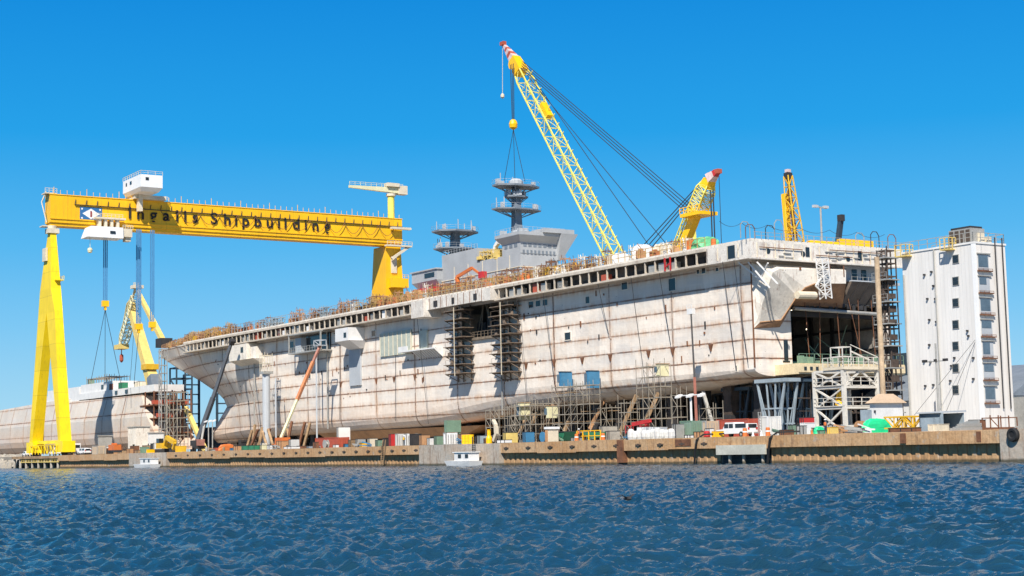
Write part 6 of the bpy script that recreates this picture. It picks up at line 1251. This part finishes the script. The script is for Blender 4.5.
deck_heap(172,182,341,6,5,'tarp2','pale green tarp on the deck close to the bow tip',25)
s=sx(697,-.5); one(MB().lathe((-.5,s,DK),[(.7,0),(.7,1.7),(.5,1.9)],12),'orange_tank','orange',(-.5,s,DK),'orange upright tank on the deck edge before the green tarp','tank')
# yellow truss pile on the stern deck
for k,(p0,p1,z0,lb) in enumerate((((808,241),(846,243),.8,'yellow lattice truss lying on the stern deck, left one'),((838,238),(872,240),1.6,'yellow lattice truss lying highest on the stern deck'),((862,240),(884,243),1.2,'yellow lattice truss lying on the stern deck, right end'))):
    a=at(*p0,s=2+k*1.6); b=at(*p1,s=2+k*1.6); a=(a[0],2+k*1.6,DK+.9+(.9 if k==1 else 0)); b=(b[0],2+k*1.6,DK+.9+(.9 if k==1 else 0)); q=MB().lattice(a,b,1.5,6,.3,.22); q.box((a[0]+.2,a[1]-.5,DK+.05),(b[0]-.2,a[1]+.5,a[2]+.3)); one(q,'boom_section','yellow',(a[0],a[1],DK),lb,'boom section')
v_,s_,z_=at(822,243,s=6); t=thing('deck_light_mast','slim grey light mast with two arms standing on the stern deck','lamp post',(v_,6,DK)); zz=at(822,208,s=6)[2]; MB().tube((v_,6,DK),(v_,6,zz),.16).build('pole','steel',t); MB().bar((v_-1.3,6,zz+.2),(v_+1.3,6,zz),.2).build('cross_arm','steel',t); each([MB().cbox((v_+o,6,zz+.2),(.9,.6,.4)) for o in (-1.2,1.2)],'lamp_head','greylight',t)
# bent davits and hanging cable along the stern rail
q_=[]
for px in (742,747,767,776,857,872,889):
    p=at(px,246,s=-2.6); h=random.uniform(2.2,3.3); t=thing('deck_davit','bent pipe davit on the stern deck edge','davit',(p[0],-2.4,DK),'bent davits along the stern deck edge'); MB().path([(p[0],-2.4,DK),(p[0],-2.4,DK+h*.8),(p[0]+.5,-2.4,DK+h),(p[0]+1.4,-2.4,DK+h),(p[0]+1.9,-2.4,DK+h*.75),(p[0]+1.9,-2.4,DK+.1)],.10).build('pipe',random.choice(['rust','dark','steel']),t)
pts=[at(px,243,s=-2.2)[0] for px in (720,742,768,800,830,857,885)]
for a,b in zip(pts,pts[1:]): one(MB().cable((a,-2.2,DK+2.4),(b,-2.2,DK+2.4),.7,.05,8),'hanging_cable','dark',(a,-2.2,DK),'dark slack cable strung between posts above the stern rail','cable','slack cables above the stern rail')
# standing prototypes copied along the deck edge
def rack(mat,tub,label,grp):
    t=thing('gear_rack',label,'rack',(0,0,DK),grp); MB().scaffold((0,0,DK),(1.4,1.7,DK+1.9),1.4,1.7,.95,.075,.4,1.).build('frame',mat,t); q=MB()
    for k in range(7): q.bar((random.uniform(.1,1.3),random.uniform(0,1.7),DK+.05),(random.uniform(.1,1.3),random.uniform(-.3,2.),DK+random.uniform(.9,2.4)),random.uniform(.06,.16))
    q.box((.2,.3,DK+.1),(1.1,1.4,DK+random.uniform(.4,1.1))); q.build('stacked_tubes',tub,t); return t
def bin_(mat,trim,label,grp,h=1.3):
    t=thing('gear_box',label,'crate',(0,0,DK),grp); MB().box((0,0,DK+.1),(1.2,1.3,DK+h*.8)).box((.2,.3,DK+h*.8),(.9,.9,DK+h)).build('body',mat,t); q=MB().box((-.04,-.04,DK),(1.24,1.34,DK+.12))
    for y in (.1,.6,1.1): q.box((-.05,y,DK),(0,y+.1,DK+h*.8))
    q.bar((.5,.5,DK+h),(.7,1.6,DK+h+.9),.08); q.build('trim',trim,t); return t
def drum(mat,label,grp):
    t=thing('drum',label,'drum',(0,0,DK),grp); MB().lathe((.4,.4,DK),[(.42,0),(.42,.55),(.46,.58),(.42,.61),(.42,1.15),(.35,1.2)],12).build('body',mat,t); MB().lathe((.4,.4,DK+1.2),[(.36,0),(.34,.06)],12).build('lid','dark',t); return t
g1='equipment crowded along the flight deck edge'
protos={
 'ry':rack('ochre','timber','ochre gear rack in the crowd along the flight deck edge',g1),
 'ro':rack('orangerust','rust','tan gear rack in the crowd along the flight deck edge',g1),
 'rr':rack('rust','timber','rusty gear rack in the crowd along the flight deck edge',g1),
 'rw':rack('cream','white','cream gear rack in the crowd along the flight deck edge',g1),
 'rb':rack('bluesteel','steel','grey blue gear rack along the flight deck edge toward the bow',g1),
 'bo':bin_('rustorange','rust','orange gear box in the crowd along the flight deck edge',g1),
 'bt':bin_('orangerust','rust','tan gear box in the crowd along the flight deck edge',g1,1.7),
 'bw':bin_('cream','rust','cream gear box in the crowd along the flight deck edge',g1,1.8),
 'by':bin_('deepyellow','dark','yellow gear box in the crowd along the flight deck edge',g1),
 'bd':bin_('dark','rust','dark gear box in the crowd along the flight deck edge',g1,1.1),
 'bn':bin_('navy','dark','navy gear box in the crowd along the flight deck edge',g1,1.1),
 'dr':drum('orange','orange drum in the crowd along the flight deck edge',g1),
 'db':drum('blue','blue drum in the crowd along the flight deck edge',g1)}
zones=[(236,262,['rr','bt','ry','rr'],.8),(200,236,['ry','ro','ry','rr','by','ry'],1.),(180,200,['ry','rr','bd','bo','rr'],.9),(164,180,['rb','bd','rb'],.4),(150,164,['ro','rb','bt'],.45),(134,150,['ro','bt','rr','rb'],.75),(118,134,['rr','rw','bd','ry'],.95),(100,118,['rr','bo','bt','ry','ro','rw'],1.),(60,100,['ro','rr','ry','rr','ro','bo','dr','rw','ry','rr'],1.),(38,60,['rr','by','rw','rr','rw','db','ro','rr'],1.),(14,38,['bw','rw','rr','bt','rw','bo','bn'],.4),(2,14,['rr','bd','dr','bw'],.2)]
used=set(); rr_=random.Random(5); extra=[(v,s) for s in np.arange(82,140,2.) for v in (7,10.5,14)]+[(v,s) for s in np.arange(20,80,3.2) for v in (6.5,)]; trees={k:{o:kids(o) for o in [p]+kids(p)} for k,p in protos.items()}
for a,b,ks,dens in zones:
    s=a
    while s<b:
        for row in range(2):
            if rr_.random()>dens*(.85 if row==0 else .7): continue
            k=rr_.choice(ks); v=-1.9+row*2.6+rr_.uniform(-.2,.8); v=max(v,-2.0) if s<229 else v+ (s-229)*.17+1.6; base=(v,s+rr_.uniform(-.3,.3),DK); sc3=(rr_.uniform(.7,1.1),rr_.uniform(.7,1.15),rr_.uniform(.7,1.35) if row==0 else rr_.uniform(1.,1.75))
            if 68<s<100 and row==0: continue
            if k not in used: used.add(k); p=protos[k]; p.location=W(base); p.scale=sc3
            else: dup(protos[k],base,None,rr_.uniform(-.25,.25),sc3,trees[k])
        s+=1.45
for v,s in extra:
    if rr_.random()<.8:
        k=rr_.choice(['ro','ry','rr','ro','rr','ry']); 
        if k in used: dup(protos[k],(v+rr_.uniform(-.8,.8),s,DK),None,rr_.uniform(-.3,.3),(1.1,1.1,rr_.uniform(1.3,1.9)),trees[k])
for k,p in protos.items():
    if k not in used:
        for o in [c for ch in kids(p) for c in kids(ch)]+kids(p)+[p]: bpy.data.objects.remove(o)
# orange boom lift before the island
v=14.; t=thing('boom_lift','small orange articulated boom lift on the flight deck before the island','boom lift',(v,at(470,290,v=v)[1],DK)); a=at(461,296,v=v); MB().box((v-1,a[1]-2,DK+.5),(v+1,a[1]+2,DK+1.5)).build('chassis','orange',t); each([MB().lathe((x,a[1]+y,DK+.45),[(.1,0),(.45,0),(.45,.3),(.1,.3)],10,0) for x in (v-1.1,v+.8) for y in (-1.4,1.4)],'wheel','black',t)
b=at(457,277,v=v); c=at(472,268,v=v); d_=at(480,274,v=v); MB().bar((v,a[1],DK+1.5),b,.7).bar(b,c,.6).bar(c,d_,.4).build('boom','orange',t); MB().cbox((d_[0],d_[1]-1,d_[2]-.3),(1.2,1.6,1.4)).build('basket','red',t)
v=16; s=at(451,283,v=v)[1]; one(MB().lathe((v,s,DK),[(1.4,0),(1.4,3),(1.1,4.2),(.3,5)],14),'round_tank','blue',(v,s,DK),'rounded teal blue tank on the flight deck left of the orange lift','tank')
# ------------------------------------------------------------------ light, sky, render settings
EL=47.; h=-(U+V).normalized(); sund=Vector((h.x*math.cos(R(EL)),h.y*math.cos(R(EL)),math.sin(R(EL))))
sl=bpy.data.lights.new('sun','SUN'); sl.energy=4.9; sl.angle=R(.53); sl.color=(1,.94,.85); so=bpy.data.objects.new('sun',sl); sc.collection.objects.link(so)
so.rotation_euler=sund.to_track_quat('Z','Y').to_euler(); so.location=sund*500
w=bpy.data.worlds.new('World'); sc.world=w; w.use_nodes=True; nt=w.node_tree; bg=nt.nodes['Background']
sky=nt.nodes.new('ShaderNodeTexSky'); sky.sky_type='NISHITA'; sky.sun_disc=False; sky.sun_elevation=R(EL); sky.sun_rotation=math.atan2(sund.x,sund.y)
sky.air_density=1.; sky.dust_density=.15; sky.ozone_density=3.5; sky.altitude=0
# clear-day colour by elevation, blended over the physical sky
tc=nt.nodes.new('ShaderNodeTexCoord'); sp=nt.nodes.new('ShaderNodeSeparateXYZ'); nt.links.new(tc.outputs['Generated'],sp.inputs[0])
rp=nt.nodes.new('ShaderNodeValToRGB'); nt.links.new(sp.outputs[2],rp.inputs[0]); e=rp.color_ramp.elements
K=.683
def lin(c): return tuple(((x/255+.055)/1.055)**2.4*K if x>10 else x/255/12.92*K for x in c)+(1,)
stops=[(0,(178,218,240)),(.035,(156,212,242)),(.08,(122,198,243)),(.13,(82,182,240)),(.20,(26,160,233)),(.29,(0,138,222)),(.55,(0,74,150)),(1,(0,42,100))]
e[0].position=0; e[0].color=lin(stops[0][1]); e[1].position=1; e[1].color=lin(stops[-1][1])
for p,c in stops[1:-1]: q=e.new(p); q.color=lin(c)
vm=nt.nodes.new('ShaderNodeVectorMath'); vm.operation='SCALE'; nt.links.new(rp.outputs[0],vm.inputs[0]); vm.inputs['Scale'].default_value=10.
mx=nt.nodes.new('ShaderNodeMix'); mx.data_type='RGBA'; mx.inputs[0].default_value=.97; nt.links.new(sky.outputs[0],mx.inputs[6]); nt.links.new(vm.outputs[0],mx.inputs[7])
nt.links.new(mx.outputs[2],bg.inputs['Color']); bg.inputs['Strength'].default_value=.10
sc.view_settings.view_transform='Standard'; sc.view_settings.look='None'; sc.view_settings.gamma=1; sc.view_settings.exposure=.55
sc.cycles.use_denoising=True; sc.cycles.max_bounces=6; sc.cycles.diffuse_bounces=4; sc.cycles.glossy_bounces=3
sc.cycles.sample_clamp_indirect=6
for o in bpy.data.objects:
    if '_b' in o: del o['_b']
